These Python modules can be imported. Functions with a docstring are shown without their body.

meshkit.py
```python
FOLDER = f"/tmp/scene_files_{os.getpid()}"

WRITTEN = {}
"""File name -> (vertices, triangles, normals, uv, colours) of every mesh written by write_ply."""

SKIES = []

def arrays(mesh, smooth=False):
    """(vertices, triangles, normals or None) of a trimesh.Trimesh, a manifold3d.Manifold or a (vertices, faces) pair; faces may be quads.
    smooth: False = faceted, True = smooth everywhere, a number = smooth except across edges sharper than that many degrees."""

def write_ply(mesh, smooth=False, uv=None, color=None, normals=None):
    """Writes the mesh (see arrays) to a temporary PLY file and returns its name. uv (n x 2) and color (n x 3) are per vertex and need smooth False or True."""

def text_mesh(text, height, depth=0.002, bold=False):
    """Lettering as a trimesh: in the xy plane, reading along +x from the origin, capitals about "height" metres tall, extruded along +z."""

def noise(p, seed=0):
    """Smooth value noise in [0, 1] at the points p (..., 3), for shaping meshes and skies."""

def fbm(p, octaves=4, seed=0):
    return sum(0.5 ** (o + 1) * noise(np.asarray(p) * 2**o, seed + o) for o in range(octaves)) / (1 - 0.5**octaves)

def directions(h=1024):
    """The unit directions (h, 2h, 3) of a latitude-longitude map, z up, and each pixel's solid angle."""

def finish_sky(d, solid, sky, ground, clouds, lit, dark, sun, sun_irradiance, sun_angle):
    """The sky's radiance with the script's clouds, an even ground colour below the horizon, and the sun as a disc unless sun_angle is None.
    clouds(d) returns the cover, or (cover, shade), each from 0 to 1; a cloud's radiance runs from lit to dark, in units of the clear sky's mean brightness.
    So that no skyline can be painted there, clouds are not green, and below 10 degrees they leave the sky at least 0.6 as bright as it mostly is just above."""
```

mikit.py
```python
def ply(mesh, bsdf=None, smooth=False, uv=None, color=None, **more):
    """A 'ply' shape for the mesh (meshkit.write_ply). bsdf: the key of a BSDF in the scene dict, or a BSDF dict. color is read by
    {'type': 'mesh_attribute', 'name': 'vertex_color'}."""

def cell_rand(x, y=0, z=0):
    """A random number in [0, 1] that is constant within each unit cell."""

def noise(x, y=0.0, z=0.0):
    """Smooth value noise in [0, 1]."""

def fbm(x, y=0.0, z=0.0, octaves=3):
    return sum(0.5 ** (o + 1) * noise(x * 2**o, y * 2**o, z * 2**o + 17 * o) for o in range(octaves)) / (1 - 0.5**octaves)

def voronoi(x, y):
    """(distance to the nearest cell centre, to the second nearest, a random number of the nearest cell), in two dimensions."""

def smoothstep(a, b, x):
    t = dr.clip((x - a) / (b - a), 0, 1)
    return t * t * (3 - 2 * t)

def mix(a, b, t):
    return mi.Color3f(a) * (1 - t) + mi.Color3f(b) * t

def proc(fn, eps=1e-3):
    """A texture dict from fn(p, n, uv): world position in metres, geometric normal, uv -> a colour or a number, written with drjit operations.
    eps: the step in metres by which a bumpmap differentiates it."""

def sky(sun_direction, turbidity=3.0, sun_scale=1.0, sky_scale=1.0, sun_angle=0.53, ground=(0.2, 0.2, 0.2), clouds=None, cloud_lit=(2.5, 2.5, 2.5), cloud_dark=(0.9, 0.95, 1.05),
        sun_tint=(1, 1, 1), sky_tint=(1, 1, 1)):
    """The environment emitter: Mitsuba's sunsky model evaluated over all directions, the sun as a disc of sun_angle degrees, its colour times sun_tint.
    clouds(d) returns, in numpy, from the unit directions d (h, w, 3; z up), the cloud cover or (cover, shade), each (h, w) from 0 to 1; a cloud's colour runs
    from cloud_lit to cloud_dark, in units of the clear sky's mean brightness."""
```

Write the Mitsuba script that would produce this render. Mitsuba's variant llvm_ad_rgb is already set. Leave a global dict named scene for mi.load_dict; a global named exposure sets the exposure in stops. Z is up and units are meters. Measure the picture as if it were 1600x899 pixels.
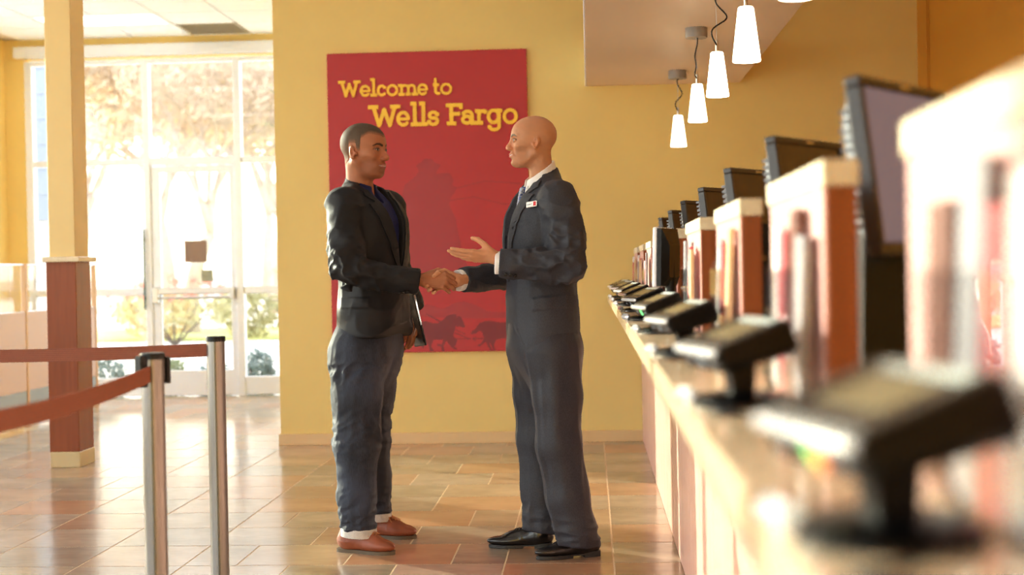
# Bank lobby: two men shaking hands in front of a red welcome sign, teller counter on the right, storefront windows on the left.
import math, random
import numpy as np, trimesh, shapely, shapely.geometry as sg, shapely.ops, shapely.affinity as sa
import drjit as dr, mitsuba as mi
import mikit, meshkit
from mikit import proc, noise, fbm, cell_rand, smoothstep, mix
T = mi.ScalarTransform4f
V3 = lambda *a: np.array(a, float)

# ---------------------------------------------------------------- camera, sky, sun, exposure
CAM = V3(0, 0, 1.22)
YAW, PITCH, ROLL = 0.0546, -0.01159, -0.01856
_f = V3(-math.sin(YAW) * math.cos(PITCH), math.cos(YAW) * math.cos(PITCH), math.sin(PITCH))
_r = np.cross(_f, [0, 0, 1.0]); _r /= np.linalg.norm(_r); _u = np.cross(_r, _f)
_up = -math.sin(ROLL) * _r + math.cos(ROLL) * _u
scene, labels = {}, {}
scene['camera'] = {'type': 'thinlens', 'fov': math.degrees(2 * math.atan(800 / 2222.0)), 'fov_axis': 'x',
                   'aperture_radius': 0.0105, 'focus_distance': 6.15, 'near_clip': 0.05, 'far_clip': 500.0,
                   'to_world': T().look_at(origin=CAM.tolist(), target=(CAM + _f).tolist(), up=_up.tolist())}
SUN_SCALE, SKY_SCALE = 10.5, 24.0
SUN_EL = math.radians(12.5)
SUN = V3(-.79 * math.cos(SUN_EL), .613 * math.cos(SUN_EL), math.sin(SUN_EL))
def thin_cloud(d):
    c = meshkit.fbm(d * [3, 3, 6], 4, 5)
    return np.clip((c - .35) * 2.0, 0, .85), 0.1 * np.ones(d.shape[:2])
scene['sky'] = mikit.sky(SUN, turbidity=4.0, sun_scale=SUN_SCALE, sky_scale=SKY_SCALE, ground=(.45, .42, .38), clouds=thin_cloud,
                         cloud_lit=(1.7, 1.62, 1.55), cloud_dark=(1.2, 1.2, 1.2), sun_tint=(.60, .96, 1.75), sky_tint=(.90, 1.0, 1.14))
exposure = 0.72
PANEL_LIGHT = 1.6      # radiance of the fluorescent ceiling panels

# ---------------------------------------------------------------- helpers
def bsdf(key, d, two=True):
    d = dict(d)
    scene[key] = {'type': 'twosided', 'b': d} if two else d
    return key
def rgb(*c): return {'type': 'rgb', 'value': [float(x) for x in c]}
def srgb(r, g, b):
    f = lambda v: (v / 255 / 12.92) if v / 255 < .04045 else ((v / 255 + .055) / 1.055) ** 2.4
    return (f(r), f(g), f(b))
def pr(key, col, rough=.5, **k):
    c = col if isinstance(col, dict) else rgb(*col)
    return bsdf(key, {'type': 'principled', 'base_color': c, 'roughness': rough, **k})
_count = {}
def name_of(base):
    n = _count.get(base, 0); _count[base] = n + 1
    return base if n == 0 else f'{base}_{n:03d}'
def tag(key, label=None, cat=None, group=None, kind=None):
    d = labels.setdefault(key, {})
    for k, v in (('label', label), ('category', cat), ('group', group), ('kind', kind)):
        if v: d[k] = v
    return key
def put(base, mesh, mat, parent=None, smooth=False, label=None, cat=None, group=None, kind=None, **kw):
    key = name_of(f'{parent}__{base}' if parent else base)
    scene[key] = mesh_dict(mesh, mat, smooth, **kw)
    if label or cat or group or kind: tag(key, label, cat, group, kind)
    return key
def mesh_dict(mesh, mat, smooth=False, **kw):
    if isinstance(mesh, list): mesh = cat_(mesh)
    return mikit.ply(mesh, mat, smooth=smooth, **kw)
def thing(base, label, cat, group=None):
    return tag(name_of(base), label, cat, group)
def place(base, d, parent=None, M=None, label=None, cat=None, group=None, kind=None):
    """another entry of a ready ply dict"""
    key = name_of(f'{parent}__{base}' if parent else base)
    scene[key] = dict(d) if M is None else {**d, 'to_world': T(np.asarray(M))}
    if label or cat or group or kind: tag(key, label, cat, group, kind)
    return key
def cat_(ms): return trimesh.util.concatenate([m for m in ms])
def box(x0, x1, y0, y1, z0, z1):
    m = trimesh.creation.box(extents=(abs(x1 - x0), abs(y1 - y0), abs(z1 - z0)))
    m.apply_translation(((x0 + x1) / 2, (y0 + y1) / 2, (z0 + z1) / 2)); return m
def rbox(x0, x1, y0, y1, z0, z1, r=.004):
    """box with chamfered edges"""
    e = np.abs([x1 - x0, y1 - y0, z1 - z0]) / 2; r = min(r, e.min() * .95); p = []
    for s in np.ndindex(2, 2, 2):
        s = np.array(s) * 2 - 1
        for k in range(3):
            q = e - r; q[k] = e[k]; p.append(s * q)
    m = trimesh.convex.convex_hull(np.array(p))
    m.apply_translation(((x0 + x1) / 2, (y0 + y1) / 2, (z0 + z1) / 2)); return m
def quad(a, b, c, d): return trimesh.Trimesh(np.array([a, b, c, d], float), [[0, 1, 2], [0, 2, 3]], process=False)
def cyl(p0, p1, r, n=20, r1=None):
    p0, p1 = np.asarray(p0, float), np.asarray(p1, float); r1 = r if r1 is None else r1
    return tube([p0, p1], [r, r1], n)
def tube(pts, rad, n=10, caps=True):
    p = np.asarray(pts, float); rad = np.broadcast_to(rad, (len(p),))
    t = np.gradient(p, axis=0) if len(p) > 2 else np.repeat([p[-1] - p[0]], 2, 0)
    t /= np.linalg.norm(t, axis=1, keepdims=True)
    a = np.cross(t[0], [0, 0, 1.0] if abs(t[0][2]) < .9 else [1.0, 0, 0]); A = []
    for k in range(len(p)):
        a = a - t[k] * (a @ t[k]); a /= np.linalg.norm(a); A.append(a)
    A = np.array(A); B = np.cross(t, A); th = np.arange(n) * 2 * np.pi / n
    v = p[:, None] + rad[:, None, None] * (np.cos(th)[None, :, None] * A[:, None] + np.sin(th)[None, :, None] * B[:, None])
    v = v.reshape(-1, 3); f = []
    for i in range(len(p) - 1):
        for j in range(n):
            a0, b0 = i * n + j, i * n + (j + 1) % n
            f += [[a0, b0, b0 + n], [a0, b0 + n, a0 + n]]
    if caps:
        v = np.vstack([v, p[0], p[-1]]); c0, c1, L = len(v) - 2, len(v) - 1, (len(p) - 1) * n
        for j in range(n): f += [[c0, (j + 1) % n, j], [c1, L + j, L + (j + 1) % n]]
    return trimesh.Trimesh(v, f, process=False)
def lathe(prof, n=32):
    m = trimesh.creation.revolve(np.array(prof, float), sections=n); return m
def prism(poly, z0, z1):
    """extrude a shapely polygon along z"""
    ms = []
    for g in getattr(poly, 'geoms', [poly]):
        if g.area > 0:
            m = trimesh.creation.extrude_polygon(g, z1 - z0, engine='earcut'); m.apply_translation((0, 0, z0)); ms.append(m)
    return cat_(ms)
def spline(pts, n):
    from scipy.interpolate import CubicSpline
    p = np.asarray(pts, float); s = np.r_[0, np.cumsum(np.linalg.norm(np.diff(p, axis=0), axis=1))]
    return CubicSpline(s, p)(np.linspace(0, s[-1], n))
def moved(m, M=None, t=None, rz=None):
    m = m.copy()
    if rz is not None: m.apply_transform(trimesh.transformations.rotation_matrix(rz, [0, 0, 1]))
    if M is not None: m.apply_transform(M)
    if t is not None: m.apply_translation(t)
    return m
def RT(t=(0, 0, 0), rz=0., rx=0., ry=0.):
    R = trimesh.transformations.rotation_matrix
    M = R(rz, [0, 0, 1]) @ R(ry, [0, 1, 0]) @ R(rx, [1, 0, 0]); M[:3, 3] = t; return M
# ---------------------------------------------------------------- materials of the room
def wood_fn(c0, c1, sx=18., axis=2):
    c0, c1 = srgb(*c0), srgb(*c1)
    def fn(p, n, uv):
        q = [p.x, p.y, p.z]; a = q[axis]; o = [q[i] for i in range(3) if i != axis]
        g = fbm(o[0] * 60, o[1] * 60, a * 3.0, 3); h = fbm(o[0] * 8 + 3, o[1] * 8, a * .8, 2)
        return mix(c0, c1, dr.clip(g * .75 + h * .5 - .15, 0, 1))
    return proc(fn)
def plaster_fn(c, amp=.05):
    c = srgb(*c)
    def fn(p, n, uv): return mi.Color3f(*c) * (1 - amp + 2 * amp * fbm(p.x * 1.3, p.y * 1.3, p.z * 1.3, 2))
    return proc(fn)
def stone_fn(c0, c1, c2):
    c0, c1, c2 = srgb(*c0), srgb(*c1), srgb(*c2)
    def fn(p, n, uv):
        a = fbm(p.x * 60, p.y * 60, p.z * 60, 3); b = noise(p.x * 260, p.y * 260, p.z * 260)
        return mix(mix(c0, c1, a), c2, smoothstep(.78, .9, b) * .7)
    return proc(fn)
WALL = pr('mat_wall_yellow', plaster_fn((228, 200, 124)), .55, specular=.3)
WALLD = pr('mat_wall_ochre', plaster_fn((192, 132, 46)), .55, specular=.3)
TRIM = pr('mat_baseboard', srgb(214, 180, 128), .4)
SOFFIT = pr('mat_soffit', plaster_fn((222, 200, 176)), .5)
CEIL = pr('mat_ceiling_tile', plaster_fn((236, 243, 255), .02), .9)
CEILG = pr('mat_ceiling_grid', srgb(230, 228, 230), .5)
VENT = pr('mat_grille', srgb(176, 168, 152), .6)
WHITE = pr('mat_white_frame', srgb(234, 238, 246), .35)
WOOD = pr('mat_cherry_wood', wood_fn((120, 56, 20), (150, 76, 34)), .42, specular=.35)
STONE = pr('mat_beige_stone', stone_fn((205, 184, 144), (224, 206, 170), (160, 136, 96)), .3)
BASE_ = pr('mat_beige_base', srgb(206, 186, 138), .4)
BLACK = pr('mat_black_plastic', srgb(14, 14, 15), .4, specular=.3)
STEEL = bsdf('mat_brushed_steel', {'type': 'principled', 'base_color': rgb(.62, .60, .57), 'metallic': 1.0, 'roughness': .32})
CHROME = bsdf('mat_chrome', {'type': 'principled', 'base_color': rgb(.75, .75, .75), 'metallic': 1.0, 'roughness': .12})
GLASS = bsdf('mat_pane', {'type': 'thindielectric', 'int_ior': 1.5}, False)
GROUT = pr('mat_grout', srgb(188, 164, 130), .7)
TILE_COL = [((128, 112, 94), (160, 142, 122)), ((140, 116, 92), (164, 140, 114)), ((120, 108, 92), (148, 134, 116)),
            ((150, 112, 82), (166, 128, 98)), ((120, 106, 88), (160, 142, 120)), ((136, 106, 82), (156, 126, 102))]
def tile_fn(i):
    a, b = map(lambda c: srgb(*c), TILE_COL[i])
    def fn(p, n, uv):
        t = fbm(p.x * 3 + 7 * i, p.y * 5, 3.0 + i, 3); u = fbm(p.x * 22, p.y * 40 + i, 1.0, 2)
        return mix(a, b, dr.clip(t * 1.3 - .15 + (u - .5) * .35, 0, 1))
    return proc(fn)
TILES = [pr(f'mat_tile_{i}', tile_fn(i), .17, specular=.7) for i in range(len(TILE_COL))]
# ---------------------------------------------------------------- the room
XL, XR, YB, YF, YN, ZC = -5.92, 2.33, 10.07, 14.25, -4.0, 3.667
XE = -2.228                                   # end of the yellow back wall
rng = random.Random(4)
FX0, FY0, PX, PY, GAP = .08, 5.905, .4537, .4425, .0046
put('floor', box(XL - .15, XR + .6, YN - .2, YF + .1, -.1, -.0010), GROUT, kind='structure')
def tile_mesh(w, l):
    c = .0022
    v = np.array([[0, 0, -.004], [w, 0, -.004], [w, l, -.004], [0, l, -.004], [0, 0, -c], [w, 0, -c], [w, l, -c], [0, l, -c], [c, c, 0], [w - c, c, 0], [w - c, l - c, 0], [c, l - c, 0]])
    f = [[8, 9, 10], [8, 10, 11]]
    for k in range(4):
        j = (k + 1) % 4
        f += [[k, j, 4 + j], [k, 4 + j, 4 + k], [4 + k, 4 + j, 8 + j], [4 + k, 8 + j, 8 + k]]
    return trimesh.Trimesh(v, f, process=False)
_tile = {}
def tile_dict(w, i):
    k = (round(w, 3), i)
    if k not in _tile: _tile[k] = mikit.ply(tile_mesh(w - GAP, PY - GAP), TILES[i])
    return _tile[k]
rest = {}
tiles = []
STRIPS = [(-14, -13), (-13, -10), (-10, -9), (-9, -6), (-6, -5), (-5, -4), (-4, -1), (-1, 0), (0, 1), (1, 2), (2, 5)]
for r in range(-23, 19):
    y0 = FY0 + r * PY
    for a, b in STRIPS:
        if b - a == 1: cuts = [a, b]
        else:
            half = r in (0, 2, 5, 7) or (r > 8 and r % 2 == 1) or (r < -1 and r % 2 == 0)
            cuts = [a] + ([a + k + .5 for k in range(b - a)] if half else [a + k for k in range(1, b - a)]) + [b]
        for u, w in zip(cuts[:-1], cuts[1:]):
            x0, x1 = FX0 + u * PX, FX0 + w * PX
            x0c = max(x0, XL)
            if x1 < XL + .05 or x0 > XR + .3: continue
            tiles.append((x0c, y0, x1 - x0c, rng.randrange(len(TILES)), u, r))
def tile_seen(x, y):
    return y > 5.3 and -.41 * y - .5 < x < .45 and not (x > XE and y > YB)
seen = sorted([t for t in tiles if tile_seen(t[0], t[1])], key=lambda t: t[1])[:300]
for x, y, w, i, u, r in seen:
    place('tile', tile_dict(w, i), 'floor', RT((x + GAP / 2, y + GAP / 2, 0)))
ss = set((t[0], t[1]) for t in seen)
rest = [moved(tile_mesh(w - GAP, PY - GAP), t=(x + GAP / 2, y + GAP / 2, 0)) for x, y, w, i, u, r in tiles if (x, y) not in ss]
put('tile_field', rest, TILES[0], 'floor', kind='stuff')

def wall(name, pieces, mat): return put(name, pieces, mat, kind='structure')
wall('wall_back', [box(XE, XR + .6, YB, YB + .2, 0, ZC)], WALL)
wall('wall_alcove', [box(XE, XE + .15, YB + .2, YF, 0, ZC)], WALL)
wall('wall_right', [box(XR, XR + .2, YN, YB - .27, 0, ZC)], WALLD)
wall('wall_right_return', [box(XR - .02, XR + .6, YB - .27, YB, 0, ZC)], WALLD)
# front wall behind the camera, with a storefront window of its own
FXa, FXb = -5.2, -2.6
wall('wall_front', [box(XL - .2, FXa, YN - .2, YN, 0, ZC), box(FXb, XR + .2, YN - .2, YN, 0, ZC), box(FXa, FXb, YN - .2, YN, 0, .25), box(FXa, FXb, YN - .2, YN, 3.3, ZC)], WALL)
k = tag(name_of('window_5'), kind='structure')
fx = np.linspace(FXa, FXb, 3)
put('frame', [box(x - .035, x + .035, YN - .13, YN - .05, .25, 3.3) for x in fx] + [box(FXa, FXb, YN - .12, YN - .06, z - .03, z + .03) for z in (.28, 2.37, 3.27)], WHITE, k)
for x0, x1 in zip(fx[:-1], fx[1:]): put('pane', quad((x0, YN - .09, .28), (x1, YN - .09, .28), (x1, YN - .09, 3.27), (x0, YN - .09, 3.27)), GLASS, k)
# far window wall: a header, a pier at the left, the storefront between
WX0, WX1, WZ1 = -5.72, -2.26, 3.44
wall('wall_far', [box(XL - .2, WX0, YF - .02, YF + .15, 0, ZC), box(WX0, XE + .15, YF - .02, YF + .15, WZ1 + .03, ZC), box(WX1, XE + .15, YF - .02, YF + .15, 0, WZ1 + .03)], WALL)
# left wall: long storefront window (outside the frame, it lets the sun in)
LY0, LY1 = -3.2, 13.2
wall('wall_left', [box(XL - .2, XL, YN, LY0, 0, ZC), box(XL - .2, XL, LY1, YF + .15, 0, ZC), box(XL - .2, XL, LY0, LY1, 0, .25), box(XL - .2, XL, LY0, LY1, 3.44, ZC)], WALL)
put('baseboard_back', [rbox(XE - .012, .36, YB - .014, YB, 0, .082, .004), rbox(XE - .014, .36, YB - .02, YB, 0, .012, .003)], TRIM, kind='structure')
put('baseboard_alcove', [rbox(XE - .014, XE, YB - .012, YF, 0, .082, .004)], TRIM, kind='structure')
# ceiling: suspended 24 inch tiles on a white grid
CX0, CY0, CP = -3.360, 12.965, .604
put('ceiling', box(XL - .2, XR + .6, YN - .2, YF + .15, ZC + .012, ZC + .1), CEILG, kind='structure')
lights_at = {(-3, 0): 2, (-1, -2): 2}
occupied = {}
LIGHTS = [(-3, 0), (-1, -2), (-3, -5), (-1, -9), (-4, -10), (-1, -14), (-4, -16), (-1, -20), (-4, -22), (-1, -5)]
LIGHT_PLACE = ['over the column', 'over the two men', 'left of the two steel posts', 'in front of the counter', 'over the waiting line', 'near the front window', 'at the front left corner', 'over the man in the suit']
for c, r in LIGHTS: occupied[(c, r)] = occupied[(c + 1, r)] = 'light'
VENTS = [(-1, 1), (-5, -1)]
for k in VENTS: occupied[k] = 'vent'
cell = lambda c, r: (CX0 + c * CP, CY0 + r * CP)
ct = mikit.ply(cat_([rbox(.012, CP - .012, .012, CP - .012, -.004, .012, .004)]), CEIL)
n_ceiling, far_tiles = 0, []
for r in range(2, -29, -1):
    for c in range(-5, 11):
        if (c, r) in occupied: continue
        x, y = cell(c, r)
        if x < XL - .02 or x + CP > XR + .7 or y + CP > YF + .55 or y < YN - .3: continue
        x0, x1, y0, y1 = max(x, XL), x + CP, y, min(y + CP, YF)
        m = rbox(x0 + .01, x1 - .01, y0 + .01, y1 - .01, ZC - .004, ZC + .012, .004)
        if y > 8 and x < -1.7: put('tile', m, CEIL, 'ceiling')
        else: far_tiles.append(m)
put('tile_field', far_tiles, CEIL, 'ceiling', kind='stuff')
scene['emit_dummy'] = None; del scene['emit_dummy']
DIFF = pr('mat_diffuser', srgb(250, 246, 236), .5)
for k, (c, r) in enumerate(LIGHTS):
    x, y = cell(c, r)
    lab = {0: 'recessed bright ceiling panel light near the window wall', 1: 'recessed ceiling panel light just cut by the top edge above the door'}.get(k)
    L = thing('ceiling_light', lab or 'recessed ceiling panel light outside the frame, ' + LIGHT_PLACE[k - 2], 'ceiling light', 'ceiling panel lights')
    w, h = 2 * CP, CP
    fr = [rbox(x + .008, x + w - .008, y + .008, y + .04, ZC - .006, ZC + .012, .003), rbox(x + .008, x + w - .008, y + h - .04, y + h - .008, ZC - .006, ZC + .012, .003),
          rbox(x + .008, x + .04, y + .04, y + h - .04, ZC - .006, ZC + .012, .003), rbox(x + w - .04, x + w - .008, y + .04, y + h - .04, ZC - .006, ZC + .012, .003)]
    put('frame', fr, WHITE, L)
    put('diffuser', quad((x + .04, y + .04, ZC + .002), (x + .04, y + h - .04, ZC + .002), (x + w - .04, y + h - .04, ZC + .002), (x + w - .04, y + .04, ZC + .002)), DIFF, L,
        emitter={'type': 'area', 'radiance': rgb(PANEL_LIGHT, PANEL_LIGHT * .97, PANEL_LIGHT * .92)})
for k, (c, r) in enumerate(VENTS):
    x, y = cell(c, r)
    vt = thing('ceiling_vent', ['square grey return air grille in the ceiling above the glass door', 'grey ceiling grille beside the left window wall'][k], 'vent')
    put('frame', [rbox(x + .008, x + CP - .008, y + .008, y + .03, ZC - .006, ZC + .01, .002), rbox(x + .008, x + CP - .008, y + CP - .03, y + CP - .008, ZC - .006, ZC + .01, .002),
                  rbox(x + .008, x + .03, y + .03, y + CP - .03, ZC - .006, ZC + .01, .002), rbox(x + CP - .03, x + CP - .008, y + .03, y + CP - .03, ZC - .006, ZC + .01, .002)], VENT, vt)
    put('louvre', [moved(box(x + .03, x + CP - .03, -.016, .016, -.001, .001), M=RT((0, y + .045 + j * .0318, ZC + .004), rx=.7)) for j in range(17)], VENT, vt)
# dropped soffit over the teller counter
put('ceiling_soffit', [rbox(0.0, 1.08, -2.5, YB, 2.515, 2.80, .004)], SOFFIT, kind='structure')
put('ceiling_soffit_edge', [rbox(-.008, 0.0, -2.5, YB, 2.515, 2.80, .003)], WHITE, kind='structure')

# ---------------------------------------------------------------- far storefront (window_1..., door_1)
def bar(x0, x1, z0, z1, d=.05, y=YF + .03): return rbox(x0, x1, y - d, y + d, z0, z1, .006)
MX = [(-5.72, -5.645), (-4.505, -4.44), (-3.57, -3.50), (-2.36, -2.26)]
def pane(x0, x1, z0, z1, y=YF + .03): return quad((x0, y, z0), (x1, y, z0), (x1, y, z1), (x0, y, z1))
for wi, (a, b) in enumerate([(0, 1), (1, 2), (2, 3)]):
    k = tag(name_of(f'window_{wi + 1}'), kind='structure')
    x0, x1 = MX[a][1], MX[b][0]
    if wi == 1:
        zs = [(2.44, 3.40)]
        put('frame', [bar(x0, x1, 3.40, WZ1), bar(MX[a][0], MX[a][1], 0, WZ1, .055), bar(MX[b][0], MX[b][1], 0, WZ1, .055), bar(x0, x1, 2.36, 2.44)], WHITE, k)
    else:
        zs = [(1.115, 2.37), (2.43, 3.40), (.20, 1.04)]
        fr = [bar(x0, x1, 3.40, WZ1), bar(x0, x1, 2.37, 2.43, .04), bar(x0, x1, 1.04, 1.115, .03), bar(x0, x1, .015, .20, .04)]
        if wi == 0: fr.append(bar(*MX[0], 0, WZ1, .055))
        if wi == 2: fr.append(bar(*MX[3], 0, WZ1, .055))
        put('frame', fr, WHITE, k)
    for z0, z1 in zs: put('pane', pane(x0 - .01, x1 + .01, z0 - .01, z1 + .01), GLASS, k)
put('trim_1', rbox(-5.80, XE, YF - .10, YF - .02, 3.47, 3.585, .006), WHITE, kind='structure')   # blind cassette over the windows
D = tag(name_of('door_1'), kind='structure')
DX0, DX1 = -4.437, -3.573
put('frame', [bar(DX0, DX0 + .085, .01, 2.352, .025), bar(DX1 - .06, DX1, .01, 2.352, .025), bar(DX0, DX1, 2.285, 2.352, .025), bar(DX0, DX1, .012, .27, .025)], WHITE, D)
put('pane', pane(DX0 + .07, DX1 - .05, .26, 2.30), GLASS, D)
put('push_bar', [rbox(DX0 + .02, DX1 - .02, YF - .07, YF - .03, 1.045, 1.11, .008), cyl((DX0 + .03, YF - .05, 1.01), (DX1 - .03, YF - .05, 1.01), .014), rbox(DX0 + .01, DX0 + .07, YF - .075, YF, .96, 1.12, .006), rbox(DX1 - .06, DX1 - .01, YF - .075, YF, .99, 1.11, .006)], STEEL, D)
GREEN = pr('mat_green_edge', srgb(20, 74, 66), .25)
put('pull_handle', [rbox(-4.512, -4.494, YF - .075, YF - .05, .90, 1.72, .004), box(-4.507, -4.499, YF - .06, YF, 1.0, 1.02), box(-4.507, -4.499, YF - .06, YF, 1.6, 1.62)], GREEN, D)
# left wall storefront, beyond the left edge of the frame
k = tag(name_of('window_4'), kind='structure')
fr = [box(XL - .12, XL - .04, LY0, LY1, .25, .33), box(XL - .12, XL - .04, LY0, LY1, 3.36, 3.44), box(XL - .12, XL - .04, LY0, LY1, 2.37, 2.43)]
ys = np.linspace(LY0, LY1, 10)
for y in ys: fr.append(box(XL - .13, XL - .03, y - .035, y + .035, .25, 3.44))
wall('wall_left_pier', [box(XL - .2, XL, 10.22, 10.72, .25, 3.44)], WALL)
put('frame', fr, WHITE, k)
for y0, y1 in zip(ys[:-1], ys[1:]):
    for z0, z1 in ((.32, 2.38), (2.42, 3.37)): put('pane', quad((XL - .08, y0, z0), (XL - .08, y1, z0), (XL - .08, y1, z1), (XL - .08, y0, z1)), GLASS, k)
# ---------------------------------------------------------------- square column
YELLOWC = pr('mat_column_yellow', plaster_fn((216, 186, 122)), .5)
C = thing('column', 'square yellow column clad in cherry wood below a stone band', 'column')
cx0, cx1, cy0, cy1 = -3.51, -3.313, 9.02, 9.29
put('shaft', rbox(cx0 + .02, cx1 - .005, cy0 + .01, cy1 - .01, 1.35, ZC, .004), YELLOWC, C)
put('cladding', rbox(cx0, cx1, cy0, cy1, .10, 1.335, .004), WOOD, C, label='cherry wood cladding')
put('cap_band', rbox(cx0 - .015, cx1 + .035, cy0 - .03, cy1 + .03, 1.332, 1.366, .005), STONE, C, label='beige stone cap band')
put('base', rbox(cx0 + .005, cx1 + .003, cy0 - .004, cy1 + .004, 0, .102, .004), BASE_, C, label='beige stone base')
# ---------------------------------------------------------------- welcome sign on the back wall
RED = pr('mat_sign_red', srgb(178, 44, 48), .38, specular=.4)
REDP = pr('mat_sign_print', srgb(122, 30, 38), .42)
REDF = pr('mat_sign_print_faint', srgb(162, 42, 48), .40)
YEL = pr('mat_letter_yellow', srgb(248, 200, 52), .4)
def xz(poly, y0, y1):
    """polygon drawn in the x-z plane, from depth y0 (front) to y1"""
    m = prism(poly, 0, y1 - y0)
    v = m.vertices.copy(); m.vertices = np.stack([v[:, 0], y0 + v[:, 2], v[:, 1]], 1)
    m.invert(); return m
LS, BX = sg.LineString, sg.box
def arc(cx, cz, rx, rz, a0, a1, n=28):
    t = np.radians(np.linspace(a0, a1, n)); return list(zip(cx + rx * np.cos(t), cz + rz * np.sin(t)))
SW = .078
def st(pts, w=SW, cap=1): return LS(pts).buffer(w, cap_style=cap, join_style=1)
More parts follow.
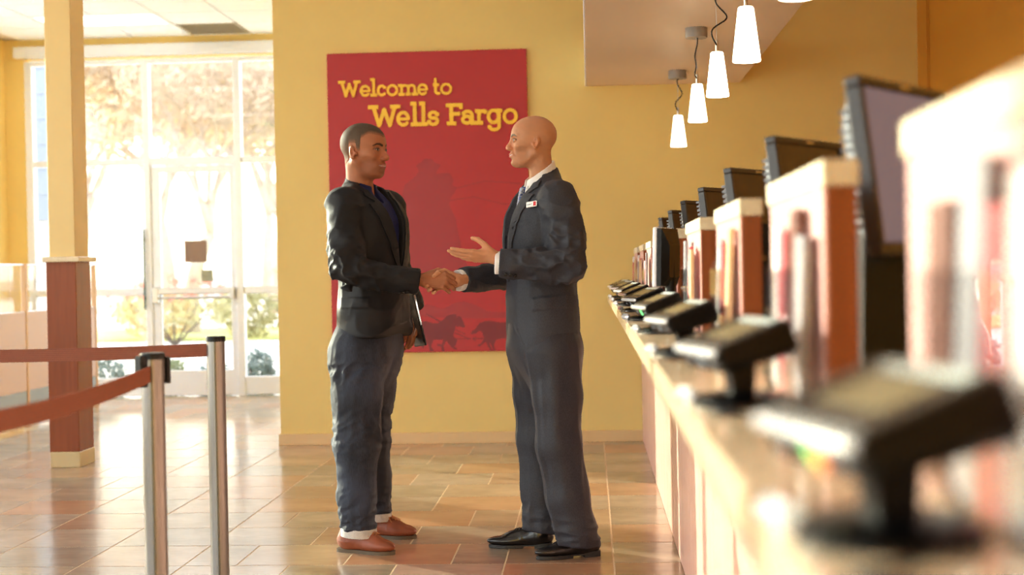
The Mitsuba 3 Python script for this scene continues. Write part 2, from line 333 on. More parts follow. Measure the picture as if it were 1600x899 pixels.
def glyph(ch, W):
    """slab-serif letter, capitals one unit tall, W wide"""
    X, s = .70, SW; U = shapely.ops.unary_union; h = W / 2
    slab = lambda x, z, w: BX(x - w, z - s, x + w, z + s).buffer(.012)
    if ch == 'W':
        a = W / 1.0
        return U([st([(.17 * a, 1 - s), (.335 * a, .06), (.5 * a, .80), (.665 * a, .06), (.83 * a, 1 - s)], .085, 1), slab(.16 * a, 1 - s, .15 * a), slab(.84 * a, 1 - s, .15 * a)])
    if ch == 'o': return st(arc(h, X / 2, h - s, X / 2 + .02 - s, 0, 360))
    if ch == 'c': return st(arc(h, X / 2, h - s, X / 2 + .02 - s, 40, 318)).union(sg.Point(arc(h, X / 2, h - s, X / 2 + .02 - s, 40, 41)[0]).buffer(.10))
    if ch == 'e': return U([st(arc(h, X / 2, h - s, X / 2 + .02 - s, 0, 318)), st([(s, X / 2 - .01), (W - s, X / 2 - .01)], .066)])
    if ch == 'l': return U([BX(h - .085 + .03, 0, h + .085 + .03, 1.12), slab(h + .03, s, h * .92), BX(h - h * .8, 1.12 - 2 * s, h + .05, 1.12).buffer(.01)])
    if ch == 'm':
        xs = [.17 * W, .52 * W, .86 * W]; out = [slab(xs[0], s, .155 * W), slab(xs[1], s, .12 * W), slab(xs[2], s, .155 * W), BX(.0, X - 2 * s, xs[0] + .02, X).buffer(.01), BX(xs[0] - s, 0, xs[0] + s, X)]
        for a, b in ((xs[0], xs[1]), (xs[1], xs[2])): out.append(st(arc((a + b) / 2, X - s - (b - a) * .48, (b - a) / 2, (b - a) * .5, 180, 0) + [(b, 0)], s, 2))
        return U(out)
    if ch == 't': return U([st([(.36 * W, .96), (.36 * W, .22)] + arc(.36 * W + .16, .22, .16, .22 - s, 180, 290)[1:], .085), BX(0, X - 2 * s, W * .88, X).buffer(.01)])
    if ch == 's':
        r = W / 2 - s; q = X / 4 - .01
        return U([st(arc(h, X - s - q * .86, r * .9, q * .86, 20, 250, 20) + arc(h, q * .9 + s - .02, r, q * .92, 80, -160, 20)), sg.Point(h + r * .9, X - s - q * .6).buffer(.105), sg.Point(h - r, s + q * .6).buffer(.105)])
    if ch == 'F': return U([BX(.20 * W, 0, .20 * W + .18, 1), slab(.20 * W + .09, s, .27 * W), BX(0, 1 - 2 * s, W, 1).buffer(.01), BX(W - .15, .74, W, 1).buffer(.01), BX(.2 * W, .44, .84 * W, .44 + 2 * s).buffer(.01)])
    if ch == 'a':
        xr = .76 * W
        return U([st(arc(.45 * W, X - s - .19, .31 * W, .19, 150, 0, 18) + [(xr, s)], s), slab(xr + .06, s, .2 * W), st(arc(.40 * W, .235, .40 * W - s, .235 - s, 0, 360)), sg.Point(arc(.45 * W, X - s - .19, .31 * W, .19, 150, 151)[0]).buffer(.10)])
    if ch == 'r':
        return U([BX(.32 * W - s, 0, .32 * W + s, X), slab(.34 * W, s, .33 * W), BX(0, X - 2 * s, .32 * W, X).buffer(.01), st(arc(.70 * W, X - s - .20, .36 * W, .20, 175, 62, 14)), sg.Point(.88 * W, X - s - .035).buffer(.105)])
    if ch == 'g':
        xr = .80 * W
        return U([st(arc(.44 * W, X / 2 + .01, .44 * W - s, X / 2 - s + .01, 0, 360)), BX(.62 * W, X - 2 * s, W, X).buffer(.01), st([(xr, X - s), (xr, -.08)] + arc(xr - .32 * W, -.08, .32 * W, .18, 0, -165, 20)[1:], s), sg.Point(arc(xr - .32 * W, -.08, .32 * W, .18, -165, -164)[0]).buffer(.1)])
SX0, SX1, SZ0, SZ1, SY = -1.836, -.416, .655, 2.787, 10.03
S = thing('welcome_sign', 'tall red sign with raised yellow lettering on the wall behind the two men', 'sign')
put('panel', rbox(SX0, SX1, SY, SY + .035, SZ0, SZ1, .003), RED, S)
L1 = [('W', -1.756, -1.595), ('e', -1.602, -1.525), ('l', -1.530, -1.481), ('c', -1.480, -1.410), ('o', -1.411, -1.328), ('m', -1.328, -1.190), ('e', -1.193, -1.116), ('t', -1.080, -1.032), ('o', -1.030, -.945)]
L2 = [('W', -1.546, -1.315), ('e', -1.345, -1.248), ('l', -1.249, -1.187), ('l', -1.187, -1.126), ('s', -1.124, -1.041), ('F', -.991, -.874), ('a', -.886, -.782), ('r', -.784, -.706), ('g', -.703, -.595), ('o', -.592, -.484)]
for line, zb, cap in ((L1, 2.476, .114), (L2, 2.259, .152)):
    for ch, a, b in line:
        g = sa.translate(sa.scale(glyph(ch, (b - a) / cap), cap, cap, origin=(0, 0)), a, zb).simplify(.0004)
        put('letter', xz(g, SY - .014, SY - .001), YEL, S)
PXS = 10.03 / 2222
SIGN = BX(SX0 + .004, SZ0 + .004, SX1 - .004, SZ1 - .004)
def from_zoom(pts, ox, oy, sc):      # prints on the sign, drawn as outlines in the sign's own plane
    return [(-1.835 + (ox + x / sc - 517.5) * PXS, .656 + (550.5 - (oy + y / sc) - .015 * (ox + x / sc - 653)) * PXS) for x, y in pts]
h1 = [(235, 560), (290, 520), (345, 500), (400, 492), (460, 510), (510, 512), (560, 480), (600, 440), (640, 425), (680, 424), (690, 468), (700, 443), (725, 450), (745, 490), (762, 540), (748, 552), (730, 540), (705, 535), (692, 547), (678, 520), (668, 570), (650, 618), (660, 640), (688, 668), (672, 710), (655, 732), (682, 750), (672, 757), (632, 730), (600, 690), (590, 665), (575, 690), (556, 722), (565, 770), (545, 770), (538, 727), (505, 720), (498, 706), (540, 710), (553, 690), (560, 660), (500, 655), (470, 655), (445, 700), (440, 735), (465, 768), (430, 773), (420, 720), (408, 695), (380, 715), (368, 740), (350, 735), (385, 690), (400, 650), (340, 640), (300, 630), (275, 700), (230, 740), (222, 728), (262, 690), (270, 620), (240, 600)]
h2 = [(818, 607), (835, 580), (862, 565), (880, 535), (905, 510), (950, 492), (1000, 488), (1060, 500), (1110, 505), (1180, 505), (1230, 530), (1290, 500), (1300, 520), (1240, 570), (1230, 640), (1270, 690), (1260, 760), (1245, 760), (1245, 700), (1200, 650), (1110, 650), (1060, 660), (1040, 690), (1030, 720), (1045, 760), (1030, 765), (1015, 725), (1000, 690), (985, 690), (1015, 765), (1000, 765), (960, 680), (930, 700), (900, 725), (880, 722), (885, 712), (910, 705), (945, 655), (930, 600), (915, 580), (895, 580), (860, 605), (830, 608)]
for n, h in enumerate((h1, h2)):
    put('printed_horse', xz(SIGN & sg.Polygon(from_zoom(h, 600, 420, 5.99)).buffer(.0015).buffer(0), SY - .0012, SY), REDP, S, label=['dark red printed silhouette of a horse trotting to the right', 'dark red printed silhouette of a horse trotting to the left'][n])
lines = [[(355, 662), (800, 655)], [(835, 655), (1100, 655)], [(430, 440), (540, 500)], [(400, 420), (530, 490)], [(670, 600), (790, 650)], [(680, 570), (760, 610)], [(790, 648), (812, 655), (790, 662)], [(860, 640), (838, 655), (860, 672)]]
put('printed_harness', xz(SIGN & shapely.ops.unary_union([LS(from_zoom(l, 600, 420, 5.99)).buffer(.0032) for l in lines]), SY - .001, SY), REDP, S, label='dark red printed pole and traces between the horses')
driver = [(335, 130), (365, 112), (375, 98), (415, 98), (432, 118), (458, 130), (440, 150), (432, 180), (470, 175), (510, 175), (525, 205), (520, 240), (545, 250), (530, 280), (510, 300), (500, 340), (535, 420), (560, 560), (600, 700), (200, 700), (250, 470), (240, 340), (270, 235), (330, 190), (350, 160)]
put('printed_driver', xz(SIGN & sg.Polygon(from_zoom(driver, 560, 220, 3.457)).buffer(.012).buffer(-.006), SY - .0006, SY), REDF, S, label='faint printed silhouette of a coach driver with a hat')
reins = [[(500, 320), (640, 300), (800, 340), (980, 330)], [(520, 260), (700, 215), (900, 230)], [(420, 830), (560, 760), (800, 790), (1000, 800)]]
hills = [(280, 360), (420, 345), (560, 390), (680, 330), (760, 315), (860, 350), (980, 410), (1110, 420), (1250, 400), (1250, 440), (900, 450), (500, 440), (280, 420)]
put('printed_reins', xz(SIGN & shapely.ops.unary_union([LS(from_zoom(l, 560, 220, 3.457)).buffer(.004) for l in reins]), SY - .0005, SY), REDF, S, label='faint printed reins')
put('printed_hills', xz(SIGN & sg.Polygon(from_zoom(hills, 600, 420, 5.99)).buffer(.01), SY - .0004, SY), REDF, S, label='faint printed hills')

# ---------------------------------------------------------------- belt stanchions
BELT = pr('mat_belt', proc(lambda p, n, uv: mix(srgb(134, 68, 40), srgb(112, 54, 30), .5 + .5 * dr.sin(p.z * 900))), .6)
POST = bsdf('mat_post', {'type': 'principled', 'base_color': rgb(.25, .235, .22), 'metallic': .95, 'roughness': .27})
def post_profile(r):
    """round post with four slim grooves"""
    a = np.linspace(0, 2 * np.pi, 96, endpoint=False)
    d = np.abs((a + np.pi / 8 + .25) % (np.pi / 2) - np.pi / 4); rr = np.where(d < .055, r - .0035, r)
    return sg.Polygon(np.stack([rr * np.cos(a), rr * np.sin(a)], 1))
def stanchion(x, y, label, clip_dir=None, belt_to=None, belt_z=None, top=1.006):
    s = thing('stanchion', label, 'stanchion', None)
    put('post', moved(prism(post_profile(.0315), .02, top - .012), t=(x, y, 0)), POST, s, smooth=30)
    put('cap', moved(lathe([(0, top - .018), (.034, top - .018), (.0345, top - .003), (.033, top), (0, top)], 40), t=(x, y, 0)), BLACK, s, smooth=35, label='black cap')
    put('base', moved(lathe([(0, 0), (.17, 0), (.172, .008), (.16, .02), (.05, .032), (0, .032)], 48), t=(x, y, 0)), POST, s, smooth=35)
    if clip_dir is not None:
        c = V3(*clip_dir) / np.linalg.norm(clip_dir); a = math.atan2(c[1], c[0])
        put('belt_head', [moved(rbox(.02, .052, -.014, .014, top - .095, top - .006, .004), rz=a, t=(x, y, 0)), moved(rbox(.01, .038, .02, .036, top - .088, top - .012, .003), rz=a - 1.2, t=(x, y, 0)), moved(rbox(.01, .038, .02, .036, top - .088, top - .012, .003), rz=a + 1.9, t=(x, y, 0))], BLACK, s, label='black belt head')
    if belt_to is not None:
        p0 = V3(x, y, 0); p1 = V3(*belt_to, 0); u = (p1 - p0) / np.linalg.norm(p1 - p0); w = np.cross(u, [0, 0, 1]) * .0009
        n = 16; ts = np.linspace(.03, np.linalg.norm(p1 - p0) - .03, n); L = ts[-1]; v, f = [], []
        for t in ts:
            for zz in (belt_z - .023, belt_z + .023):
                sag = -.012 * 4 * (t / L) * (1 - t / L)
                for sgn in (1, -1): v.append(p0 + u * t + w * sgn + [0, 0, zz + sag])
        for i in range(n - 1):
            o = i * 4
            for a, b in ((0, 1), (1, 3), (3, 2), (2, 0)): f += [[o + a, o + b, o + 4 + b], [o + a, o + 4 + b, o + 4 + a]]
        f += [[0, 2, 3], [0, 3, 1]]; o = (n - 1) * 4; f += [[o, o + 3, o + 2], [o, o + 1, o + 3]]
        m = trimesh.Trimesh(v, f, process=False); trimesh.repair.fix_normals(m)
        put('belt', m, BELT, s, label='rust brown retractable belt')
    return s
stanchion(-1.316, 4.93, 'right of the two steel posts, with a black cap and level belt', belt_to=(-2.95, 4.95), belt_z=.963, top=1.010)
stanchion(-1.236, 3.95, 'nearer steel post with a black belt head and a slanting belt', clip_dir=(-.55, -.85), belt_to=(-1.13, 2.6), belt_z=.951, top=1.008)
stanchion(-1.13, 2.55, 'steel belt post left of the frame, nearest the camera')
stanchion(-2.98, 4.95, 'steel belt post left of the frame, beside the waiting line')

# ---------------------------------------------------------------- glass partition on the left
PANEL = pr('mat_partition_panel', plaster_fn((206, 176, 164), .03), .45)
KICK = pr('mat_partition_kick', srgb(150, 160, 172), .4)
PWOOD = pr('mat_partition_post', srgb(206, 168, 130), .4)
P = thing('glass_partition', 'low partition with pale panels and clear glass above, behind the column', 'partition')
py = [7.0, 8.15, 9.30, 10.44, 11.575, 12.70, 13.23]
for a, b in zip(py[:-1], py[1:]):
    put('panel', rbox(-4.705, -4.675, a + .02, b - .02, .30, .955, .003), PANEL, P)
    put('kick_panel', rbox(-4.703, -4.677, a + .02, b - .02, .05, .295, .003), KICK, P)
    put('glass', quad((-4.69, a + .02, .955), (-4.69, b - .02, .955), (-4.69, b - .02, 1.345), (-4.69, a + .02, 1.345)), GLASS, P)
    put('rail', [rbox(-4.70, -4.68, a, b, 1.340, 1.353, .003), rbox(-4.70, -4.68, a + .02, b - .02, .948, .962, .003)], CHROME, P)
for y in py: put('post', rbox(-4.712, -4.668, y - .02, y + .02, 0, 1.355, .004), PWOOD, P)

# ---------------------------------------------------------------- teller counter
CW = pr('mat_counter_wood', wood_fn((184, 140, 124), (204, 162, 148)), .3, specular=.6)
COUNT = pr('mat_countertop', stone_fn((174, 156, 130), (196, 178, 152), (136, 114, 88)), .13, specular=.6)
XF, ZT, ZB, XC = .126, 1.03, .985, .356
nu = 10; ye = np.linspace(-.5, 10.068, nu + 1)
for k in range(nu - 1, -1, -1):
    a, b = ye[k], ye[k + 1]; j = nu - 1 - k
    lab = ['teller counter cabinet against the back wall', 'second counter cabinet from the back wall', 'counter cabinet right of the man in the suit, third from the wall', 'counter cabinet fourth from the back wall', 'counter cabinet fifth from the back wall', 'counter cabinet sixth from the back wall', 'counter cabinet seventh from the back wall', 'counter cabinet eighth from the back wall', 'counter cabinet ninth from the wall, nearly beside the camera', 'counter cabinet beside the camera, last from the wall'][j]
    c = thing('teller_cabinet', lab + ', cherry wood front', 'cabinet', 'cabinets of the teller counter')
    put('body', box(XC + .02, .86, a, b, 0, ZB), CW, c)
    m = (a + b) / 2
    put('front_panel', rbox(XC, XC + .021, a + .002, m - .002, .004, ZB, .002), CW, c)
    put('front_panel', rbox(XC, XC + .021, m + .002, b - .002, .004, ZB, .002), CW, c)
ctop = thing('countertop', 'long polished beige stone countertop running back to the wall under the terminals', 'countertop')
put('slab', rbox(XF, .90, -.5, 10.066, ZB, ZT, .006), COUNT, ctop)
# privacy screens: wood with a stone cap
FACE = pr('mat_screen_face', wood_fn((200, 152, 146), (214, 170, 164)), .3, specular=.6)
CAPS = pr('mat_screen_cap', stone_fn((208, 192, 160), (224, 210, 182), (176, 156, 122)), .4)
ordin = ['nearest the camera', 'second from the camera', 'third from the camera', 'fourth from the camera', 'fifth from the camera', 'sixth from the camera', 'seventh from the camera', 'eighth from the camera', 'beside the back wall']
SCR = [.84, 1.905, 2.955, 4.015, 5.10, 6.16, 7.22, 8.27, 9.33]
for k, y in enumerate(SCR):
    s = thing('privacy_screen', f'wooden privacy screen with a stone cap on the counter, {ordin[k]}', 'privacy screen', 'privacy screens along the counter')
    d = .585
    put('panel', rbox(.3145, .3555, y + .022, y + d - .006, ZT, 1.326, .002), FACE, s)
    put('end_panel', rbox(.3140, .3560, y + .002, y + .021, ZT, 1.326, .002), WOOD, s, label='dark cherry wood end')
    put('cap', rbox(.3095, .3595, y, y + d, 1.325, 1.361, .003), CAPS, s, label='beige stone cap')
# signature terminals
DEV = pr('mat_terminal_black', srgb(7, 7, 9), .3, specular=.2)
DEVT = pr('mat_terminal_top', srgb(40, 38, 38), .3, specular=.35)
BEV = pr('mat_terminal_bevel', srgb(228, 230, 234), .10, specular=.9, metallic=.5)
LCD = pr('mat_lcd', srgb(104, 96, 72), .22, specular=.4)
PALE = pr('mat_pale_strip', srgb(170, 184, 186), .2)
BTN = pr('mat_button', srgb(120, 134, 150), .25)
def lamp(key, c, e): return bsdf(key, {'type': 'principled', 'base_color': rgb(*c), 'roughness': .4})
def Rx(a): return trimesh.transformations.rotation_matrix(a, [1, 0, 0])
def terminal_parts():
    """local frame: +y runs away from the customer's side, +x along the device's front to the right, z up; front edge at y = 0"""
    w, d, tilt = .186, .110, math.radians(21)
    body = trimesh.convex.convex_hull(np.array([(sx * (w / 2 - a), y, z) for sx in (-1, 1) for a, y, z in
        [(.004, .0, -.008), (.0, .006, -.003), (.0, d, -.002), (.004, d - .003, .0), (.012, .006, -.034), (.010, d - .004, -.046), (.0, .01, -.024), (.0, d, -.036)]]))
    top = rbox(-w / 2 + .004, w / 2 - .004, .008, d - .002, -.003, .0022, .002)
    lcd = rbox(-w / 2 + .046, w / 2 - .030, .034, d - .028, .0018, .0030, .0006)
    slot = rbox(-w / 2 + .020, -w / 2 + .040, .020, d - .012, .0018, .0034, .0006)
    pale = rbox(-w / 2 + .030, w / 2 - .016, d - .022, d - .006, .0018, .0032, .0006)
    bev = tube([(-w / 2 + .004, .003, -.0045), (-w / 2 + .009, .0005, -.0045), (w / 2 - .009, .0005, -.0045), (w / 2 - .004, .003, -.0045)], [.003, .0062, .0062, .003], 14)
    btn = [moved(lathe([(0, 0), (.0045, 0), (.004, .002), (0, .0024)], 16), M=RT((x, .0045, -.021), rx=math.radians(98))) for x in (-.055, .055)]
    led = moved(rbox(-.006, .006, -.009, .009, 0, .0025, .001), M=RT((0, .0045, -.021), rx=math.radians(98)))
    P = {'body': (body, DEV), 'top_plate': (top, DEVT), 'display': (lcd, LCD), 'stylus_slot': (slot, DEV), 'key_strip': (pale, PALE), 'front_bevel': (bev, BEV), 'button': (btn[0], BTN), 'button_001': (btn[1], BTN), 'indicator': (led, None)}
    out = {k: (moved(m, M=RT((0, 0, 0), rx=tilt)), b) for k, (m, b) in P.items()}
    neck = trimesh.convex.convex_hull(np.array([(x, y, z) for x in (-.015, .015) for y, z in [(.052, -.075), (.080, -.075), (.045, -.015), (.085, -.003)]]))
    out['neck'] = (neck, DEV)
    out['base'] = (moved(lathe([(0, -.0793), (.066, -.0793), (.066, -.072), (.058, -.066), (.026, -.060), (0, -.060)], 40), t=(.0, .065, 0)), DEV)
    out['foot_bar'] = (rbox(-.078, -.008, -.008, .012, -.0793, -.056, .009), BEV)
    return out
tp = terminal_parts()
tdict = {k: mesh_dict(m, b or 'mat_button', smooth=35 if k in ('base', 'button', 'button_001', 'front_bevel') else False) for k, (m, b) in tp.items()}
TER = [1.07, 2.05, 3.20, 4.30, 5.35, 6.42, 7.45, 8.50, 9.45]
scene['mat_led_green'] = {'type': 'twosided', 'b': {'type': 'diffuse', 'reflectance': rgb(.1, .5, .15)}}
CABLE = pr('mat_cable', srgb(24, 22, 22), .4)
for k, y in enumerate(TER):
    s = thing('signature_terminal', f'black tilted signature terminal on the counter, {ordin[k] if k < 8 else "at the far end by the wall"}', 'terminal', 'signature terminals on the counter')
    phi = -math.pi / 2 + .22 + (0 if k in (0, 1) else rng.uniform(-.12, .12))
    # device front edge faces -x (customers); local +y -> world +x
    M = RT((XF + .015, y - .088, ZT + .0795), rz=phi)
    for part, dct in tdict.items():
        if part == 'indicator':
            e = [None, None][0] if k not in (0, 2) else dct
            mesh = tp[part][0]
            base = part
            if k == 0:
                put('indicator', moved(rbox(-.007, .001, -.009, .009, 0, .003, .001), M=M @ RT((0, 0, 0), rx=math.radians(21)) @ RT((0, .0045, -.021), rx=math.radians(98))), 'mat_led_green', s, label='green indicator lamp', emitter={'type': 'area', 'radiance': rgb(.15, 1.6, .3)})
                put('indicator', moved(rbox(.001, .010, -.010, .006, 0, .003, .001), M=M @ RT((0, 0, 0), rx=math.radians(21)) @ RT((0, .0045, -.024), rx=math.radians(98))), 'mat_led_green', s, label='red indicator lamp', emitter={'type': 'area', 'radiance': rgb(2.0, .25, .12)})
            elif k == 3:
                put('indicator', moved(mesh, M=M), 'mat_led_green', s, label='green indicator lamp', emitter={'type': 'area', 'radiance': rgb(.3, 1.4, .4)})
            else: place('indicator', dct, s, M)
            continue
        place(part.split('_0')[0], dct, s, M, label={'front_bevel': 'shiny front bevel', 'display': 'dull olive display', 'key_strip': 'pale key strip'}.get(part))
    c0 = (M @ [.0, .104, -.030, 1])[:3]
    cab = spline([c0, c0 + [.002, -.01, -.012], [c0[0] + .000, c0[1] - .05, ZT + .03], [c0[0] - .03, c0[1] - .10, ZT + .008], [c0[0] - .09, c0[1] - .16, ZT + .006], [c0[0] - .05, c0[1] - .20, ZT + .006], [c0[0] + .0, c0[1] - .17, ZT + .006]], 40)
    put('cable', tube(cab, .0028, 6), CABLE, s, smooth=True)
# brochure holders with brochures, standing against the screens
ACR = bsdf('mat_acrylic', {'type': 'thindielectric', 'int_ior': 1.35}, False)
BRO = {'white': srgb(228, 222, 220), 'rose': srgb(196, 84, 92), 'grey': srgb(142, 140, 146), 'tan': srgb(206, 176, 130), 'brown': srgb(92, 44, 30), 'navy': srgb(60, 64, 92)}
BROM = {k: pr('mat_brochure_' + k, v, .35) for k, v in BRO.items()}
for k, y in enumerate(SCR):
    yy = y + (.08 if k == 0 else .06); h = thing('brochure_holder', f'clear acrylic brochure holder leaning against the privacy screen {ordin[k]}', 'brochure holder', 'acrylic brochure holders on the counter')
    fr = [quad((.280, yy, ZT + .004), (.280, yy + .32, ZT + .004), (.280, yy + .32, ZT + .185), (.280, yy, ZT + .185)), quad((.280, yy, ZT + .004), (.280, yy, ZT + .185), (.306, yy, ZT + .24), (.306, yy, ZT + .004))]
    put('front_sheet', fr[0], ACR, h); put('end_sheet', fr[1], ACR, h)
    put('end_sheet', moved(fr[1], t=(0, .32, 0)), ACR, h)
    put('foot', rbox(.277, .3095, yy - .003, yy + .323, ZT, ZT + .006, .002), ACR, h)
    order = [['white', 'rose', 'grey', 'brown'], ['grey', 'brown', 'rose', 'white'], ['tan', 'rose', 'grey', 'white'], ['tan', 'rose', 'white', 'grey'], ['white', 'tan', 'rose', 'grey']][k % 5]
    for j, cname in enumerate(order):
        y0 = yy + .008 + j * .078; lean = .004 + .004 * ((j * 7 + k) % 3); hh = [.245, .225, .265, .235][(j + k) % 4]
        m = trimesh.convex.convex_hull(np.array([(x + (lean if z > 0 else 0), yv, ZT + .0065 + z) for x in (.286, .295) for yv in (y0, y0 + .072) for z in (0, hh)]))
        put('brochure', m, BROM[cname], label=f'{cname} brochure standing in the acrylic holder on the screen {ordin[k]}', cat='brochure', group='brochures in the counter holders')
# monitors on the tellers' side
MONF = pr('mat_monitor_bezel', srgb(58, 56, 58), .35, specular=.5)
SCRN = pr('mat_monitor_screen', srgb(46, 38, 40), .14, specular=.7)
MONB = pr('mat_monitor_back', srgb(120, 126, 136), .4)
def monitor_parts(w=.345, h=.30):
    """local: screen faces -y, x to the right, origin at the lower front left corner"""
    fr = [rbox(0, w, 0, .030, h - .017, h, .003), rbox(0, w, 0, .030, 0, .022, .003), rbox(0, .015, 0, .030, .022, h - .017, .003), rbox(w - .015, w, 0, .030, .022, h - .017, .003), box(.01, w - .01, .012, .030, .01, h - .01)]
    scr = box(.014, w - .014, .006, .013, .021, h - .016)
    back = trimesh.convex.convex_hull(np.vstack([box(.02, w - .02, .028, .032, .02, h - .02).vertices, box(.06, w - .06, .06, .07, .06, h - .06).vertices]))
    ribs = [box(.055 + .0, w - .055, .062, .075, .075 + j * .016, .082 + j * .016) for j in range(10)] + [box(.004, .06, .031, .045, .05 + j * .016, .057 + j * .016) for j in range(13)]
    logo = rbox(w / 2 - .018, w / 2 + .018, -.001, .002, h - .012, h - .005, .001)
    return dict(bezel=(fr, MONF), screen=(scr, SCRN), housing=(back, MONB), vent_ribs=(ribs, MONB), emblem=(logo, STEEL))
mp = {k: (mesh_dict(m, b), b) for k, (m, b) in monitor_parts().items()}
MON = [2.34, 3.40, 4.46, 5.52, 6.58, 7.64, 8.70]
mord = ['nearest the camera, grey screen in full view', 'second from the camera, above the second privacy screen', 'third from the camera', 'fourth from the camera', 'fifth from the camera', 'sixth from the camera', 'farthest, by the back wall']
for k, y in enumerate(MON):
    s = thing('monitor', f'black teller monitor, {mord[k]}', 'monitor', 'teller monitors behind the screens')
    M = RT((.426 + .052, y, 1.235), rz=math.atan2(.8, .6), rx=-.13)
    M = RT((0, 0, 0)) @ M
    for part, (dct, b) in mp.items():
        if part == 'screen' and k == 0: dct = {**dct, 'emitter': {'type': 'area', 'radiance': rgb(.075, .062, .075)}}
        place(part, dct, s, M)
    c = (M @ [.172, .06, .10, 1])[:3]
    put('stand', [trimesh.convex.convex_hull(np.array([(c[0] + a * .05, c[1] + b * .05, c[2] + .03) for a in (-1, 1) for b in (-1, 1)] + [(c[0] + a * .06, c[1] + b * .07, ZT + .012) for a in (-1, 1) for b in (-1, 1)])), moved(lathe([(0, 0), (.105, 0), (.105, .008), (.09, .014), (0, .016)], 36), t=(c[0], c[1], ZT))], BLACK, s)
# customer display on the counter, seen from behind
s = thing('customer_display', 'small black customer display on the counter, seen from behind', 'monitor')
M = RT((.273, 4.958, 1.160), rz=math.radians(-111.7), rx=-.03)
put('housing', moved(trimesh.convex.convex_hull(np.vstack([box(0, .17, .012, .03, 0, .196).vertices, box(.03, .14, .045, .05, .03, .14).vertices])), M=M), BLACK, s)
put('bezel', moved(rbox(-.003, .173, 0, .014, -.003, .199, .003), M=M), WHITE, s, label='pale front bezel')
c = (M @ [.085, .035, .03, 1])[:3]
put('stand', [cyl((c[0], c[1], ZT + .01), (c[0], c[1], c[2] + .06), .018), moved(lathe([(0, 0), (.05, 0), (.05, .008), (0, .014)], 32), t=(c[0], c[1], ZT))], BLACK, s)
# ---------------------------------------------------------------- pendant lamps under the soffit
SHADE = pr('mat_shade', srgb(252, 244, 226), .4)
GREYC = pr('mat_canopy', srgb(150, 146, 142), .45)
PEND = [(9.4, 'farthest from the camera'), (7.75, 'second from the wall'), (6.56, 'third from the wall'), (5.36, 'fourth from the wall'), (4.08, 'cut by the top edge of the photo')]
for k, (y, w) in enumerate(PEND):
    s = thing('pendant_lamp', f'white conical glass pendant lamp under the soffit, {w}', 'pendant lamp', 'pendant lamps over the counter')
    x, zb = .60, [2.017, 2.008, 2.0, 1.985, 1.978][k]; zt = zb + .205
    prof = [(.051, zb), (.0535, zb + .004), (.030, zt - .006), (.026, zt), (.014, zt), (.024, zt - .008), (.048, zb + .006), (.051, zb)]
    put('shade', moved(lathe(prof, 32), t=(x, y, 0)), SHADE, s, smooth=40, label='glowing white glass shade', emitter={'type': 'area', 'radiance': rgb(5.2, 4.1, 2.6)})
    put('stem', [cyl((x, y, zt - .01), (x, y, zt + .052), .0075, 14)], STEEL, s, smooth=40)
    put('canopy', moved(lathe([(0, 2.462), (.058, 2.462), (.060, 2.466), (.060, 2.515), (0, 2.515)], 36), t=(x, y, 0)), GREYC, s, smooth=35)
    put('suspension_wire', cyl((x, y, zt + .05), (x, y, 2.465), .0012, 6), STEEL, s)
    sw = [.015, -.022, .035, .02, .02][k]
    pts = spline([(x + .004, y - .004, 2.463), (x + .004 + sw * .2, y - .006, 2.41), (x + .012 + sw, y - .008, 2.36), (x - .012 - sw * .3, y - .01, 2.30), (x - .012, y - .008, zt + .05), (x - .002, y - .008, zt + .03)], 30)
    put('cord', tube(pts, .0035, 8), CABLE, s, smooth=True, label='black cord')
# notice on the glass door
NOTE = pr('mat_notice', srgb(138, 112, 96), .6)
n = thing('door_notice', 'square brown paper notice stuck on the glass door', 'notice')
put('sheet', rbox(-4.112, -3.878, YF + .022, YF + .0255, 1.367, 1.592, .0005), NOTE, n)
n = thing('door_decal', 'small grey square decal low on the glass door', 'decal')
put('sheet', rbox(-3.94, -3.82, YF + .022, YF + .0255, 1.17, 1.29, .0005), pr('mat_decal', srgb(150, 150, 130), .6), n)
# ---------------------------------------------------------------- implicit modelling: distance fields meshed by surface nets
def ell(P, c, r, R=None):
    q = P - np.asarray(c, np.float32)
    if R is not None: q = q @ R
    r = np.asarray(r, np.float32); a = q / r; k0 = np.sqrt((a * a).sum(-1)); b = a / r; k1 = np.sqrt((b * b).sum(-1)) + 1e-9
    return k0 * (k0 - 1) / k1
def cap(P, a, b, ra, rb):
    a, b = np.asarray(a, np.float32), np.asarray(b, np.float32); ab = b - a
    t = np.clip(((P - a) @ ab) / (ab @ ab), 0, 1)
    return np.sqrt(((P - a - t[:, None] * ab) ** 2).sum(-1)) - (ra + (rb - ra) * t)
def chain(P, pts, rad, k=.0):
    d = None
    for i in range(len(pts) - 1):
        e = cap(P, pts[i], pts[i + 1], rad[i], rad[i + 1]); d = e if d is None else (smin(d, e, k) if k else np.minimum(d, e))
    return d
def smin(a, b, k):
    h = np.maximum(k - np.abs(a - b), 0) / k
    return np.minimum(a, b) - h * h * k * .25
def smax(a, b, k): return -smin(-a, -b, k)
def loft(P, zs, cx, cy, rx, ry, p=2.0):
    """upright stack of superellipses"""
    from scipy.interpolate import PchipInterpolator as I
    z = np.clip(P[:, 2], zs[0], zs[-1]); f = lambda a: I(zs, a)(z)
    X, Y, RX, RY = f(cx), f(cy), f(rx), f(ry)
    a, b = np.abs(P[:, 0] - X) / RX, np.abs(P[:, 1] - Y) / RY
    k0 = (a ** p + b ** p) ** (1 / p) + 1e-9; k1 = np.sqrt((a / RX) ** 2 + (b / RY) ** 2) / k0 + 1e-9
    d = (k0 - 1) / np.maximum(k1, 1e-3) * .95
    return np.maximum(d, np.maximum(P[:, 2] - zs[-1], zs[0] - P[:, 2]))
def sst(a, b, x): t = np.clip((x - a) / (b - a), 0, 1); return t * t * (3 - 2 * t)
